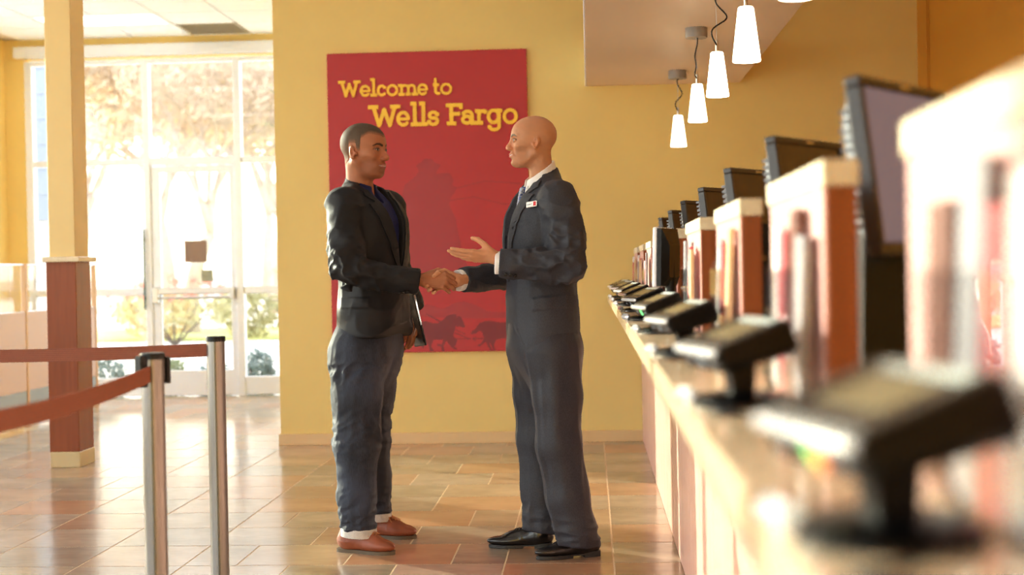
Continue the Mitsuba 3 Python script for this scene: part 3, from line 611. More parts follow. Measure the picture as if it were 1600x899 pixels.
def nets(fn, lo, hi, h, slack=0.0):
    """mesh of fn = 0 in the box lo..hi, cell h; coarse blocks away from the surface are skipped"""
    lo = np.asarray(lo, float); n = np.ceil((np.asarray(hi, float) - lo) / h).astype(int); B = 5; nb = -(-n // B); n = nb * B
    gb = np.stack(np.meshgrid(*[np.arange(k) for k in nb], indexing='ij'), -1).reshape(-1, 3)
    cen = (lo + (gb * B + (B - 1) / 2) * h).astype(np.float32)
    dc = fn(cen); act = np.abs(dc) < h * B * .95 + slack
    V = np.repeat(np.repeat(np.repeat(np.sign(dc).reshape(nb), B, 0), B, 1), B, 2).astype(np.float32)
    off = np.stack(np.meshgrid(*[np.arange(B)] * 3, indexing='ij'), -1).reshape(-1, 3)
    ids = (gb[act][:, None] * B + off[None]).reshape(-1, 3)
    vals = np.concatenate([fn((lo + c * h).astype(np.float32)) for c in np.array_split(ids, max(1, len(ids) // 400000))]) if len(ids) else np.zeros(0)
    V[ids[:, 0], ids[:, 1], ids[:, 2]] = vals
    S = V < 0
    mix_ = np.zeros(np.array(V.shape) - 1, np.int8); cs = [np.array(c) for c in np.ndindex(2, 2, 2)]; D = np.array(V.shape) - 1
    for c in cs: mix_ += S[c[0]:c[0] + D[0], c[1]:c[1] + D[1], c[2]:c[2] + D[2]]
    cells = np.argwhere((mix_ > 0) & (mix_ < 8))
    idx = np.full(D, -1, np.int64); idx[tuple(cells.T)] = np.arange(len(cells))
    acc, cnt = np.zeros((len(cells), 3)), np.zeros(len(cells))
    for c in cs:
        for ax in range(3):
            if c[ax]: continue
            e = c.copy(); e[ax] = 1
            a, b = V[tuple((cells + c).T)], V[tuple((cells + e).T)]; x = (a < 0) != (b < 0)
            t = np.where(x, a / np.where(x, a - b, 1), 0); p = np.repeat(c[None].astype(float), len(cells), 0); p[:, ax] += t
            acc[x] += p[x]; cnt[x] += 1
    verts = lo + (cells + acc / cnt[:, None]) * h
    F = []
    for ax in range(3):
        sl = [slice(1, -1)] * 3; sl[ax] = slice(0, -1); s2 = list(sl); s2[ax] = slice(1, None)
        A, Bq = S[tuple(sl)], S[tuple(s2)]; e = np.argwhere(A != Bq); fl = A[tuple(e.T)]
        for k in range(3):
            if k != ax: e[:, k] += 1
        u, v = [(1, 2), (2, 0), (0, 1)][ax]
        def at(du, dv):
            q = e.copy(); q[:, u] -= du; q[:, v] -= dv; return idx[tuple(q.T)]
        q = np.stack([at(1, 1), at(0, 1), at(0, 0), at(1, 0)], 1); q[~fl] = q[~fl][:, ::-1]
        q = q[(q >= 0).all(1)]; F += [q[:, [0, 1, 2]], q[:, [0, 2, 3]]]
    m = trimesh.Trimesh(verts, np.vstack(F), process=False); m.remove_unreferenced_vertices()
    return m
def relax(m, n=4):
    """Taubin smoothing, free edges pinned"""
    from scipy.sparse import coo_matrix
    e = m.edges_unique; N = len(m.vertices); A = coo_matrix((np.ones(2 * len(e)), (np.r_[e[:, 0], e[:, 1]], np.r_[e[:, 1], e[:, 0]])), (N, N)).tocsr()
    deg = np.maximum(np.asarray(A.sum(1)).ravel(), 1)[:, None]; v = np.array(m.vertices)
    free = np.ones((N, 1)); free[np.unique(e[np.bincount(m.edges_unique_inverse, minlength=len(e)) == 1])] = 0
    for _ in range(n):
        for lam in (.5, -.52): v = v + free * lam * (A @ v / deg - v)
    return trimesh.Trimesh(v, m.faces, process=False)
def frame(o, u, up=(0, 0, 1)):
    u = V3(*u); u /= np.linalg.norm(u); w = np.asarray(up, float); v = np.cross(w, u); v /= np.linalg.norm(v); w = np.cross(u, v)
    return np.asarray(o, float), np.stack([u, v, w], 1)
class Fr:
    """local frame: columns of M are the local axes"""
    def __init__(s, o, M): s.o, s.M = np.asarray(o, np.float32), np.asarray(M, np.float32)
    def loc(s, P): return (P - s.o) @ s.M
    def wor(s, *p): return s.o + s.M @ np.asarray(p, np.float32)
def yawframe(o, deg, pitch=0., roll=0.):
    a, p, r = math.radians(deg), math.radians(pitch), math.radians(roll)
    u = V3(math.cos(a) * math.cos(p), math.sin(a) * math.cos(p), math.sin(p)); v = V3(-math.sin(a), math.cos(a), 0); w = np.cross(u, v)
    v, w = v * math.cos(r) + w * math.sin(r), w * math.cos(r) - v * math.sin(r)
    return Fr(o, np.stack([u, v, w], 1))

# ---- head, local: x to the face, y left, z up, origin at eye level
def head_sdf(P, smile=0.0, nose=1.0, lips=1.0):
    Q = P.copy(); Q[:, 1] = np.abs(Q[:, 1])
    d = ell(Q, (-.012, 0, .032), (.096, .077, .084))
    d = smin(d, ell(Q, (.030, 0, .030), (.063, .061, .062)), .03)
    d = smin(d, ell(Q, (.030, 0, -.035), (.058, .053, .072)), .03)
    d = smin(d, ell(Q, (.050, .043, -.026), (.030, .021, .020)), .022)
    d = smin(d, cap(Q, (-.010, .055, -.050), (.050, .026, -.099), .015, .014), .030)
    d = smin(d, ell(Q, (.036, 0, -.072), (.050, .045, .040)), .02)
    d = smin(d, ell(Q, (.068, 0, -.099), (.021, .024, .017)), .02)
    d = smin(d, cap(Q, (.082, .010, .019), (.069, .046, .020), .011, .0085), .012)
    d = smin(d, ell(Q, (.072, 0, -.066), (.024, .031, .024)), .016)
    d = smax(d, -ell(Q, (.0935, .033, .001), (.0195, .021, .0130)), .010)
    d = smin(d, chain(Q, [(.085, 0, .012), (.0955, 0, -.010), (.1085 * nose, 0, -.0325)], (.0080, .0090, .0125)), .012)
    d = smin(d, ell(Q, (.099, .0125, -.037), (.0125, .0085, .0085)), .007)
    d = smax(d, -ell(Q, (.103, .0075, -.0465), (.006, .0038, .004)), .004)
    d = np.minimum(d, ell(Q, (.0735, .032, .0), (.0122, .0122, .0122)))
    d = smin(d, chain(Q, [(.0835, .017, .0020), (.0866, .031, .0062), (.0800, .047, .0018)], (.003, .0038, .0028)), .004)
    d = smin(d, chain(Q, [(.0830, .018, -.0038), (.0848, .031, -.0066), (.0790, .046, -.0034)], (.0028, .0034, .0026)), .005)
    s = smile
    d = smin(d, chain(Q, [(.0968, 0, -.0615), (.0940, .012, -.0620 + s * .001), (.0855, .024 + s * .003, -.0665 + s * .004)], (.0050 * lips, .0046 * lips, .0022)), .005)
    d = smin(d, chain(Q, [(.0955, 0, -.0732), (.0915, .012, -.0722 + s * .001), (.0845, .023 + s * .003, -.0680 + s * .004)], (.0058 * lips, .0050 * lips, .0022)), .005)
    d = smax(d, -chain(Q, [(.1005, 0, -.0672), (.0970, .012, -.0672 + s * .001), (.0880, .026 + s * .003, -.0672 + s * .0052)], (.0016 + s * .0010, .0016 + s * .0008, .0014)), .003)
    d = smax(d, -ell(Q, (.0935, 0, -.0850), (.006, .020, .005)), .010)
    if s > .4: d = smax(d, -cap(Q, (.088, .022, -.038), (.078, .037, -.066), .0022, .0018), .010)
    d = smax(d, -ell(Q, (.052, .066, -.062), (.030, .014, .026)), .022)
    a = math.radians(-12); R = np.array([[math.cos(a), 0, math.sin(a)], [0, 1, 0], [-math.sin(a), 0, math.cos(a)]], np.float32)
    Z = trimesh.transformations.rotation_matrix(.42, [0, 0, 1])[:3, :3].astype(np.float32)
    e = ell(Q, (-.012, .0785, -.012), (.0172, .0080, .0295), Z @ R)
    e = smax(e, -ell(Q, (-.005, .0865, -.010), (.0095, .0085, .0165), Z @ R), .005)
    e = smin(e, ell(Q, (.0045, .074, -.016), (.006, .005, .008)), .006)
    return smin(d, e, .008)
def head_color(p, skin, lip, stubble=0., brow=(.008, .006, .005), gaze=0., smile=0.):
    x, y, z = p.T; ay = np.abs(y); Q = np.stack([x, ay, z], 1).astype(np.float32)
    c = np.tile(np.array(skin), (len(p), 1)) * (1 + .10 * (meshkit.fbm(p * 60, 3, 2) - .5))[:, None]
    red = np.exp(-((x - .1) ** 2 + ay ** 2 * .6 + (z + .03) ** 2) / .0012) + .6 * np.exp(-((ay - .078) ** 2 + (x + .01) ** 2 + (z + .012) ** 2) / .0006)
    c = c * (1 + red[:, None] * np.array([.10, -.06, -.06]))
    if stubble:
        m = sst(-.035, -.055, z) * sst(-.015, .02, x) * (1 - .0 * x); m = np.maximum(m, sst(.008, .002, np.abs(z + .054)) * sst(.07, .085, x) * sst(.03, .02, ay)) * sst(-.14, -.11, z)
        c = c * (1 - (stubble * m)[:, None] * np.array([.78, .95, 1.02]))
    Q2 = np.stack([0 * x, ay, z], 1).astype(np.float32); front = (x > .055)
    def line(pts, r): return np.where(front, chain(Q2, [(0, *q) for q in pts], r), 1.0)
    k = smile
    li = np.minimum(line([(0, -.0620), (.012, -.0622), (.024 + k * .003, -.0668 + k * .004)], (.0046, .0040, .0010)), line([(0, -.0738), (.012, -.0728), (.0225 + k * .003, -.0682 + k * .004)], (.0056, .0048, .0010)))
    m = sst(.0012, -.0008, li)[:, None]; c = c * (1 - m) + np.array(lip) * m
    g = line([(0, -.0672), (.012, -.0672 + k * .001), (.025 + k * .003, -.0672 + k * .005)], (.0008 + k * .0016, .0008 + k * .0014, .0005)); m = sst(.0008, -.0004, g)[:, None]
    c = c * (1 - m) + np.array([.62, .55, .50] if k > .2 else [.10, .04, .035]) * m
    b = line([(.013, .0180), (.028, .0230), (.040, .0225), (.053, .0160)], (.0040, .0042, .0034, .0014)); m = sst(.0022, -.0012, b)[:, None] * .88; c = c * (1 - m) + np.array(brow) * m
    de = np.sqrt((ay - .032) ** 2 + z ** 2); dE = np.linalg.norm(Q - np.array([.0735, .032, 0]), axis=1)
    open_ = .0038 * np.clip(1 - ((ay - .0320) / .0145) ** 2, 0, 1)
    open_ = .0042 * np.clip(1 - ((ay - .0320) / .0145) ** 2, 0, 1)
    eye = front & (np.abs(z - .0002) < open_); iris = front & ((ay - .032 - gaze * np.sign(y)) ** 2 + z ** 2 < .0054 ** 2) & (np.abs(z - .0002) < open_ + .0006)
    c[eye] = (.30, .26, .23); c[iris] = (.03, .018, .012)
    lash = line([(.0175, .0012), (.025, .0056), (.033, .0066), (.041, .0050), (.0475, .0008)], (.0008, .0011, .0012, .0012, .0008)); m = sst(.0013, .0, lash)[:, None] * .85; c = c * (1 - m) + np.array([.02, .013, .01]) * m
    low = line([(.018, -.0025), (.031, -.0066), (.046, -.0022)], (.0004, .0005, .0005)); m = sst(.0014, .0, low)[:, None] * .45; c = c * (1 - m) + np.array([.05, .03, .022]) * m
    return np.clip(c, 0, 1)
# ---- hand, local: x to the fingertips, y to the thumb side, z to the back of the hand; wrist at the origin
MCP = [(.091, .027, .003), (.095, .0075, .0055), (.089, -.012, .004), (.079, -.030, .000)]
LEN = [(.043, .026, .021), (.047, .030, .022), (.043, .028, .022), (.034, .021, .019)]
def fingers(flex, spread, drop=(0, 0, 0, 0)):
    out = []
    for k in range(4):
        p = V3(*MCP[k]); pts = [p]; a = 0.0; s = spread[k]
        for j in range(3):
            a += flex[k][j]
            p = p + LEN[k][j] * V3(math.cos(a) * math.cos(s), math.cos(a) * math.sin(s), -math.sin(a)); pts.append(p)
        out.append(pts)
    return out
def hand_sdf(P, F, fing, thumb, scale=1.0, elbow=None):
    L = F.loc(P) / scale
    e = V3(-1, 0, 0) if elbow is None else F.loc(np.asarray(elbow, np.float32)[None])[0].astype(float)
    d = cap(L, e / np.linalg.norm(e) * .075, (-.004, 0, 0), .029, .0250)
    pal = None
    for k in range(4):
        w = (.008, (.5 - k / 3 * 1.0) * .026, 0)
        e = cap(L, w, MCP[k], .0155, .0112 - .0007 * (k == 3)); pal = e if pal is None else smin(pal, e, .012)
    pal = smin(pal, ell(L, (.036, .020, -.011), (.030, .015, .013)), .014)       # ball of the thumb
    pal = smin(pal, ell(L, (.040, -.022, -.009), (.032, .012, .012)), .014)
    d = smin(d, pal, .022)
    fd = None
    for k, pts in enumerate(fing):
        r = [.0105, .0095, .0085, .0074] if k < 3 else [.0092, .0082, .0074, .0064]
        e = chain(L, pts, r, .004); fd = e if fd is None else smin(fd, e, .0025)
        d_k = e
    d = smin(d, fd, .006)
    t = chain(L, thumb, [.0155, .0125, .0108, .0084], .004)
    return smin(d, t, .011) * scale
def skin_color(p, base, amp=.12): return np.clip(np.array(base) * (1 + amp * (meshkit.fbm(p * 45, 3, 7) - .5) * 2)[:, None], 0, 1)
def nail_and_tone(m, F, fing, thumb, base, scale=1.0):
    c = skin_color(m.vertices, base); L = F.loc(m.vertices.astype(np.float32)) / scale
    palm = sst(.002, -.012, L[:, 2]) * .35; c = c * (1 - palm[:, None]) + np.clip(np.array(base) * [1.35, 1.3, 1.25], 0, 1) * palm[:, None]
    for pts in [*fing, thumb]:
        tip, prev = pts[-1], pts[-2]; ax = (V3(*tip) - V3(*prev)); ax /= np.linalg.norm(ax)
        side = V3(0, 1, 0) if pts is not thumb else V3(0, 0, 1)
        nrm = np.cross(ax, side); nrm /= np.linalg.norm(nrm); nrm *= np.sign(nrm[2] + 1e-6) if pts is not thumb else 1
        q = L - (V3(*tip) + nrm * .006 + ax * .001); near = np.exp(-(q * q).sum(1) / (2 * .0042 ** 2)); c = c * (1 - near[:, None] * .45) + np.clip(np.array(base) * [1.7, 1.55, 1.5], 0, 1) * near[:, None] * .45
    return np.clip(c, 0, 1)
def hit_front(m, x, z, r=.012):
    """the point of the mesh nearest the camera side (-y) at this x and z, and its normal"""
    v = m.vertices; d = (v[:, 0] - x) ** 2 + (v[:, 2] - z) ** 2; k = np.argwhere(d < r * r).ravel(); i = k[np.argmin(v[k, 1])]
    near = np.argwhere(((v - v[i]) ** 2).sum(1) < .02 ** 2).ravel(); c = v[near] - v[near].mean(0); n = np.linalg.svd(c, full_matrices=False)[2][2]
    n = n if n[1] < 0 else -n
    return V3(x, v[i, 1], z), n
SKINM = bsdf('mat_skin', {'type': 'principled', 'base_color': {'type': 'mesh_attribute', 'name': 'vertex_color'}, 'roughness': .48, 'specular': .25})
HAIRM = bsdf('mat_hair', {'type': 'principled', 'base_color': {'type': 'mesh_attribute', 'name': 'vertex_color'}, 'roughness': .7, 'specular': .3})
def shoe(F, kind):
    """local: x to the toe, y left, z up, heel at x = 0, foot 0.29 long: (upper mesh, sole mesh)"""
    if kind == 'boot':
        def up(P):
            L = F.loc(P)
            d = smin(ell(L, (.060, 0, .050), (.062, .036, .045)), ell(L, (.198, .003, .034), (.084, .0445, .031)), .03)
            d = smin(d, ell(L, (.128, 0, .058), (.085, .037, .042)), .03)
            d = smin(d, cap(L, (.060, 0, .06), (.062, 0, .135), .040, .042), .03)
            d = smax(d, -(L[:, 2] - .011), .004); d = np.maximum(d, L[:, 2] - .118)
            d = d - .0016 * sst(.004, .0, np.abs(L[:, 0] - .165 + .3 * np.abs(L[:, 1]))) * (L[:, 2] > .02) - .0012 * sst(.006, .002, np.abs(L[:, 2] - .05)) * (L[:, 0] < .09)
            return d
        outline = sg.Polygon(spline([(0, -.026), (.03, -.036), (.10, -.034), (.19, -.046), (.26, -.034), (.288, .004), (.262, .040), (.19, .048), (.10, .036), (.03, .036), (0, .026), (-.008, 0), (0, -.026)], 60))
        sole = prism(sa.scale(outline, .955, .90), 0, .015)
    else:
        def up(P):
            L = F.loc(P)
            d = smin(ell(L, (.055, 0, .050), (.060, .033, .042)), ell(L, (.205, .002, .032), (.088, .038, .022)), .03)
            d = smin(d, ell(L, (.120, 0, .050), (.090, .033, .036)), .03)
            d = smin(d, cap(L, (.060, 0, .06), (.062, 0, .115), .038, .040), .03)
            d = smax(d, -(L[:, 2] - .012 - .012 * sst(.10, .03, L[:, 0])), .004); d = np.maximum(d, L[:, 2] - .105)
            return d - .0012 * sst(.003, .0, np.abs(L[:, 0] - .222 + 5 * L[:, 1] ** 2)) - .0012 * sst(.004, 0, np.abs(L[:, 0] - .15 + .35 * np.abs(L[:, 1])))
        outline = sg.Polygon(spline([(0, -.024), (.03, -.033), (.10, -.028), (.19, -.040), (.255, -.026), (.292, .002), (.258, .030), (.19, .042), (.10, .030), (.03, .033), (0, .024), (-.006, 0), (0, -.024)], 60))
        outline = sa.scale(outline, .955, .90)
        heel = outline & BX(-.05, -.1, .078, .1)
        sole = trimesh.util.concatenate([prism(outline, .010, .016), prism(heel, 0, .024)])
        sole = trimesh.util.concatenate([sole, prism(outline & BX(.13, -.1, .4, .1), .002, .011)])
    T4 = np.eye(4); T4[:3, :3] = F.M; T4[:3, 3] = F.o
    lo, hi = F.o - [.36, .36, .02], F.o + [.36, .36, .15]
    m = relax(nets(up, lo, hi, .004), 3)
    sole = sole.copy(); sole.apply_transform(T4)
    lv = F.loc(m.vertices.astype(np.float32)); laces = []
    def top(x, y):
        k = (np.abs(lv[:, 0] - x) < .006) & (np.abs(lv[:, 1] - y) < .006); return F.wor(x, y, (lv[k, 2].max() if k.any() else .05) + .0015)
    for x in ((.146, .160, .174, .188) if kind == 'boot' else (.128, .142, .156)):
        for s in (-1, 1): laces.append(tube(np.array([top(x, s * .019), top(x + .005, s * .009), top(x + .009, -s * .004), top(x + .012, -s * .018)]), .0021, 6))
    if kind == 'boot':
        for s in (-1, 1): laces.append(tube(spline([top(.150, 0), top(.153, s * .014) + [0, 0, .005], top(.162, s * .028) + [0, 0, .003], top(.176, s * .034)], 12), .0018, 6))
    return m, sole, laces

def collar_strip(F, cu, ru, rv, zf, zb, h, th, flare, gap, n=56):
    """folded shirt collar: a band swept round the neck, open in front, its outer leaf turned down"""
    V, Fc = [], []
    for i in range(n):
        a = gap + (2 * math.pi - 2 * gap) * i / (n - 1); back = .5 - .5 * math.cos(a); z = zf + (zb - zf) * back
        dirn = np.array([math.cos(a), math.sin(a)])
        sec = [(-.001, -h * .6), (.0, h * .4), (.0012, h * .4 + th * .6), (th, h * .4 + th * .3), (th + flare * .5, -h * .1), (th + flare, -h * .6), (th + flare - .003, -h * .62), (th * .5, -h * .1)]
        for dr_, dz in sec:
            p = (cu + (ru + dr_) * dirn[0], (rv + dr_) * dirn[1], z + dz); V.append(F.wor(*p))
    m = 8
    for i in range(n - 1):
        for j in range(m):
            a, b = i * m + j, i * m + (j + 1) % m; Fc += [[a, b, b + m], [a, b + m, a + m]]
    for o in (0, (n - 1) * m):
        for j in range(1, m - 1): Fc.append([o, o + j, o + j + 1] if o else [o, o + j + 1, o + j])
    t = trimesh.Trimesh(np.array(V), Fc, process=False); trimesh.repair.fix_normals(t); return t

def lapel(F, sdf, poly, off=.007, maxe=.012):
    """cloth panel laid on the front of a jacket: poly in the local (v, z) plane, dropped onto the surface sdf = 0 from the front"""
    v2, f = trimesh.creation.triangulate_polygon(sg.Polygon(poly), engine='earcut')
    v2, f = trimesh.remesh.subdivide_to_size(np.c_[v2, np.zeros(len(v2))], f, maxe)[:2]
    m0 = trimesh.Trimesh(v2, f, process=True); v2, f = np.array(m0.vertices)[:, :2], np.array(m0.faces)
    us = np.linspace(.24, -.06, 76); n = len(v2)
    L = np.stack([np.tile(us, n), np.repeat(v2[:, 0], 76), np.repeat(v2[:, 1], 76)], 1)
    W = (F.o + L @ F.M.T).astype(np.float32); d = sdf(W).reshape(n, 76)
    k = np.argmax(d < 0, 1); k = np.where((d < 0).any(1), k, 40); k = np.maximum(k, 1); i = np.arange(n)
    a, b = d[i, k - 1], d[i, k]; t = np.clip(a / np.where(np.abs(a - b) > 1e-9, a - b, 1), 0, 1); u = us[k - 1] + (us[k] - us[k - 1]) * t
    p = (F.o + np.stack([u, v2[:, 0], v2[:, 1]], 1) @ F.M.T)
    e = .004; g = np.stack([sdf((p + e * q).astype(np.float32)) - sdf((p - e * q).astype(np.float32)) for q in np.eye(3)], 1); g /= np.linalg.norm(g, axis=1, keepdims=True) + 1e-9
    for _ in range(3):
        A = [[] for _ in range(n)]
        for x, y, z in f: A[x] += [y, z]; A[y] += [x, z]; A[z] += [x, y]
        g = np.array([g[[j, *q]].mean(0) for j, q in enumerate(A)]); g /= np.linalg.norm(g, axis=1, keepdims=True) + 1e-9
    top, bot = p + g * off, p - g * .004
    m = trimesh.Trimesh(v2 if False else np.c_[v2, np.zeros(n)], f, process=False)
    e, c = np.unique(np.sort(m.edges, 1), axis=0, return_counts=True); be = set(map(tuple, e[c == 1])); F2 = [*f, *(f[:, ::-1] + n)]
    for x, y in m.edges:
        if tuple(sorted((x, y))) in be: F2 += [[y, x, x + n], [y, x + n, y + n]]
    t3 = trimesh.Trimesh(np.vstack([top, bot]), F2, process=False); trimesh.repair.fix_normals(t3); return t3
# ---------------------------------------------------------------- the two men
def fab(key, c0, c1, rough=.8, sc=420., sheen=.3, spec=.25):
    c0, c1 = srgb(*c0), srgb(*c1)
    def fn(p, n, uv): return mix(c0, c1, .5 * noise(p.x * sc, p.y * sc, p.z * sc * .4) + .5 * fbm(p.x * 5, p.y * 5, p.z * 5, 2))
    return pr(key, proc(fn), rough, sheen=sheen, specular=spec)
def folds(L, f=(9, 9, 16), seed=3, oct=2):
    """soft ridged creases in [0, 1]"""
    n = 1 - np.abs(2 * meshkit.fbm(L * np.array(f), oct, seed) - 1); return n ** 2 * 1.1
# sleeves, legs: creases that gather near a joint
def gather(P, c, r): return np.exp(-((P - np.asarray(c, np.float32)) ** 2).sum(1) / (r * r))

def torso_loft(L, S, grow=0.): return loft(L, S[0], S[1], S[2], np.array(S[3]) + grow, np.array(S[4]) + grow, 2.25)
def ring_collar(L, zc, cu, ru, rv, h, th, lean, slant, back=.02):
    """a collar band round the neck: slanted ring, higher behind"""
    q = L.copy(); q[:, 2] = q[:, 2] - (zc - slant * (q[:, 0] - cu))
    g = 1 + lean * (-q[:, 2]) / .04
    k = np.sqrt(((q[:, 0] - cu) / (ru * g)) ** 2 + (q[:, 1] / (rv * g)) ** 2) + 1e-6
    r = np.abs(k - 1) * min(ru, rv) - th
    return np.maximum(r, np.abs(q[:, 2]) - h)

# ================= the man in the black jacket and jeans =================
A = yawframe((-.985, 6.32, 0), -22)
AH = yawframe((-.992, 6.30, 1.768), -23, -1)
hs_A = 1.06
SK_A, SK_B = srgb(158, 101, 71), srgb(186, 132, 98)
A_tor = ([.86, .94, 1.05, 1.20, 1.32, 1.44, 1.52, 1.575, 1.62], [.030, .030, .025, .022, .025, .015, -.005, -.022, -.035], [0] * 9,
         [.150, .148, .142, .130, .138, .140, .122, .092, .066], [.198, .196, .186, .176, .192, .204, .200, .150, .088])
shR, elR, wrR = A.wor(-.005, -.192, 1.515), V3(-1.025, 6.02, 1.232), V3(-.735, 6.085, 1.186)
shL, elL, wrL = A.wor(-.005, .192, 1.515), V3(-.905, 6.64, 1.255), V3(-.815, 6.545, 1.055)
def A_jacket(P):
    L = A.loc(P)
    d = torso_loft(L, A_tor)
    u, v, z = L.T
    d = d - .011 * (folds(L, (6, 6, 5), 5) - .5) * sst(1.42, 1.2, z) - .005 * (folds(L, (13, 13, 7), 9) - .5)
    # lapels, pocket flap, pocket seam
    b = (np.abs(v) - (z - 1.22) * .235)
    d = d - .005 * sst(-.045, -.040, u) * sst(.105, .10, u) * sst(1.068, 1.072, z) * sst(1.118, 1.114, z) * (np.abs(v) > .1)
    d = d + .002 * sst(.003, .0, np.abs(v)) * (u > 0) * (z < 1.22)
    d = d + .002 * sst(.004, 0, np.abs(v)) * (u < 0)
    # hem, rounded in front; V opening
    hem = .936 + .075 * sst(.08, .19, u) ** 2 + .006 * np.sin(v * 20)
    d = smax(d, hem - z, .006)
    wedge = np.maximum(np.maximum(b, 1.22 - z), np.interp(z, [1.50, 1.60], [.040, .0]) - u)
    # sleeves
    s = chain(P, [shR, (shR + elR) / 2 + [-.006, 0, .0], elR, (elR + wrR) / 2 + [0, 0, -.004], wrR + (wrR - elR) * .12], [.080, .071, .064, .056, .051])
    g = gather(P, elR, .14); fo = folds(P, (16, 12, 16), 21)
    s = s - .046 * (fo - .45) * g - .014 * (folds(P, (9, 7, 11), 4) - .5)
    ax = (wrR - elR) / np.linalg.norm(wrR - elR)
    s = smax(s, (P - wrR) @ ax.astype(np.float32) - .002, .004)
    t = chain(P, [shL, elL, wrL + (wrL - elL) * .1], [.080, .063, .050]) - .005 * folds(P, (10, 10, 12), 6)
    ax2 = (wrL - elL) / np.linalg.norm(wrL - elL); t = smax(t, (P - wrL) @ ax2.astype(np.float32), .004)
    d = smin(d, s, .018 + .03 * 0); d = smin(d, t, .018)
    d = smin(d, cap(P, A.wor(-.01, -.10, 1.555), A.wor(-.005, -.185, 1.53), .055, .062), .03)
    d = smin(d, cap(P, A.wor(-.01, .10, 1.555), A.wor(-.005, .185, 1.53), .055, .062), .03)
    # collar
    c = np.maximum(ring_collar(L, 1.603, -.030, .070, .074, .030, .0050, .16, .50), (u - .035))
    d = smin(d, c, .012)
    d = smax(d, -wedge, .005)
    # neck hole
    return smax(d, -cap(P, A.wor(-.03, 0, 1.56), A.wor(-.03, 0, 1.75), .062, .062), .005)
jA = relax(nets(A_jacket, (-1.26, 5.90, .90), (-.68, 6.78, 1.68), .0051, .02), 4)
def A_shirt(P):
    L = A.loc(P); u, v, z = L.T
    d = torso_loft(L, A_tor, -.024); d = np.maximum(d, 1.0 - z)
    d = smin(d, cap(P, A.wor(-.025, 0, 1.5), A.wor(-.03, 0, 1.58), .075, .062), .03)
    wing = np.minimum(cap(L, (.020, .030, 1.585), (.058, .052, 1.520), .012, .007), cap(L, (.020, -.030, 1.585), (.058, -.052, 1.520), .012, .007))
    d = smin(d, wing, .010)
    pl = cap(L, (.06, 0, 1.52), (.135, 0, 1.25), .010, .008); d = smin(d, pl, .006)
    d = smax(d, -cap(L, (-.03, 0, 1.56), (-.028, 0, 1.72), .056, .066), .004)
    return smax(d, -ell(L, (.055, 0, 1.575), (.05, .022, .05)), .006)
sA = relax(nets(A_shirt, (-1.20, 6.0, 1.0), (-.74, 6.62, 1.70), .0048, .01), 3)
# jeans
def leg(P, pts, rad, k=.03): return chain(P, [V3(*p) for p in pts], rad, k)
A_n = [(-1.030, 6.225, .86), (-1.030, 6.20, .68), (-1.032, 6.185, .47), (-1.038, 6.18, .25), (-1.030, 6.175, .09)]
A_f = [(-.990, 6.41, .86), (-1.012, 6.46, .68), (-1.028, 6.49, .47), (-1.016, 6.505, .28), (-1.012, 6.515, .105)]
A_r = [.118, .106, .094, .078, .071]
def A_jeans(P):
    L = A.loc(P); z = P[:, 2]
    hip = loft(L, [.66, .74, .82, .90, .98, 1.06], [-.03, -.03, -.022, -.012, .0, .01], [0] * 6, [.03, .085, .122, .134, .130, .118], [.05, .115, .165, .186, .175, .165], 2.1)
    n = leg(P, A_n, A_r); f = leg(P, A_f, A_r)
    cr = folds(P + .03 * np.sin(P[:, [1, 2, 0]] * 21), (14, 14, 24), 31); lv = folds(P, (15, 15, 3.5), 33)
    w = .003 + .011 * np.exp(-((z - .52) / .07) ** 2) + .013 * np.exp(-((z - .15) / .07) ** 2) + .014 * np.exp(-((z - .80) / .05) ** 2)
    n = n - (cr - .4) * w - (lv - .4) * .007; f = f - (cr - .4) * w - (lv - .4) * .007
    seam = sst(.004, .001, np.abs(L[:, 0] + .012 - .02)) * (L[:, 1] < 0)
    n = n - .0012 * seam
    d = smin(smin(hip, n, .04), smin(hip, f, .04), .012) if False else smin(hip, np.minimum(n, f), .07)
    pocket = sst(.004, .001, np.abs(z - (.88 - .6 * (L[:, 0] - .06)))) * (L[:, 0] > .05)
    d = d - .0015 * pocket
    return np.maximum(d, np.where(P[:, 1] < 6.36, .098, .112) - z)
nA = relax(nets(A_jeans, (-1.22, 6.02, .06), (-.78, 6.66, 1.04), .006, .02), 4)
def cuffs(P, foot, z0, z1, r, slope=0.0):
    q = P - np.asarray(foot, np.float32); zz = P[:, 2] + slope * q[:, 0]
    rr = np.sqrt(q[:, 0] ** 2 + q[:, 1] ** 2)
    return np.maximum(np.abs(rr - r) - .0040, np.maximum(z0 - zz, zz - z1)) - .0022
cA1 = relax(nets(lambda P: cuffs(P, A_n[-1], .072, .106, .0735, .06), (-1.17, 6.06, .03), (-.90, 6.30, .14), .003), 3)
cA2 = relax(nets(lambda P: cuffs(P, A_f[-1], .084, .118, .0735, .06), (-1.13, 6.40, .04), (-.88, 6.64, .15), .003), 3)
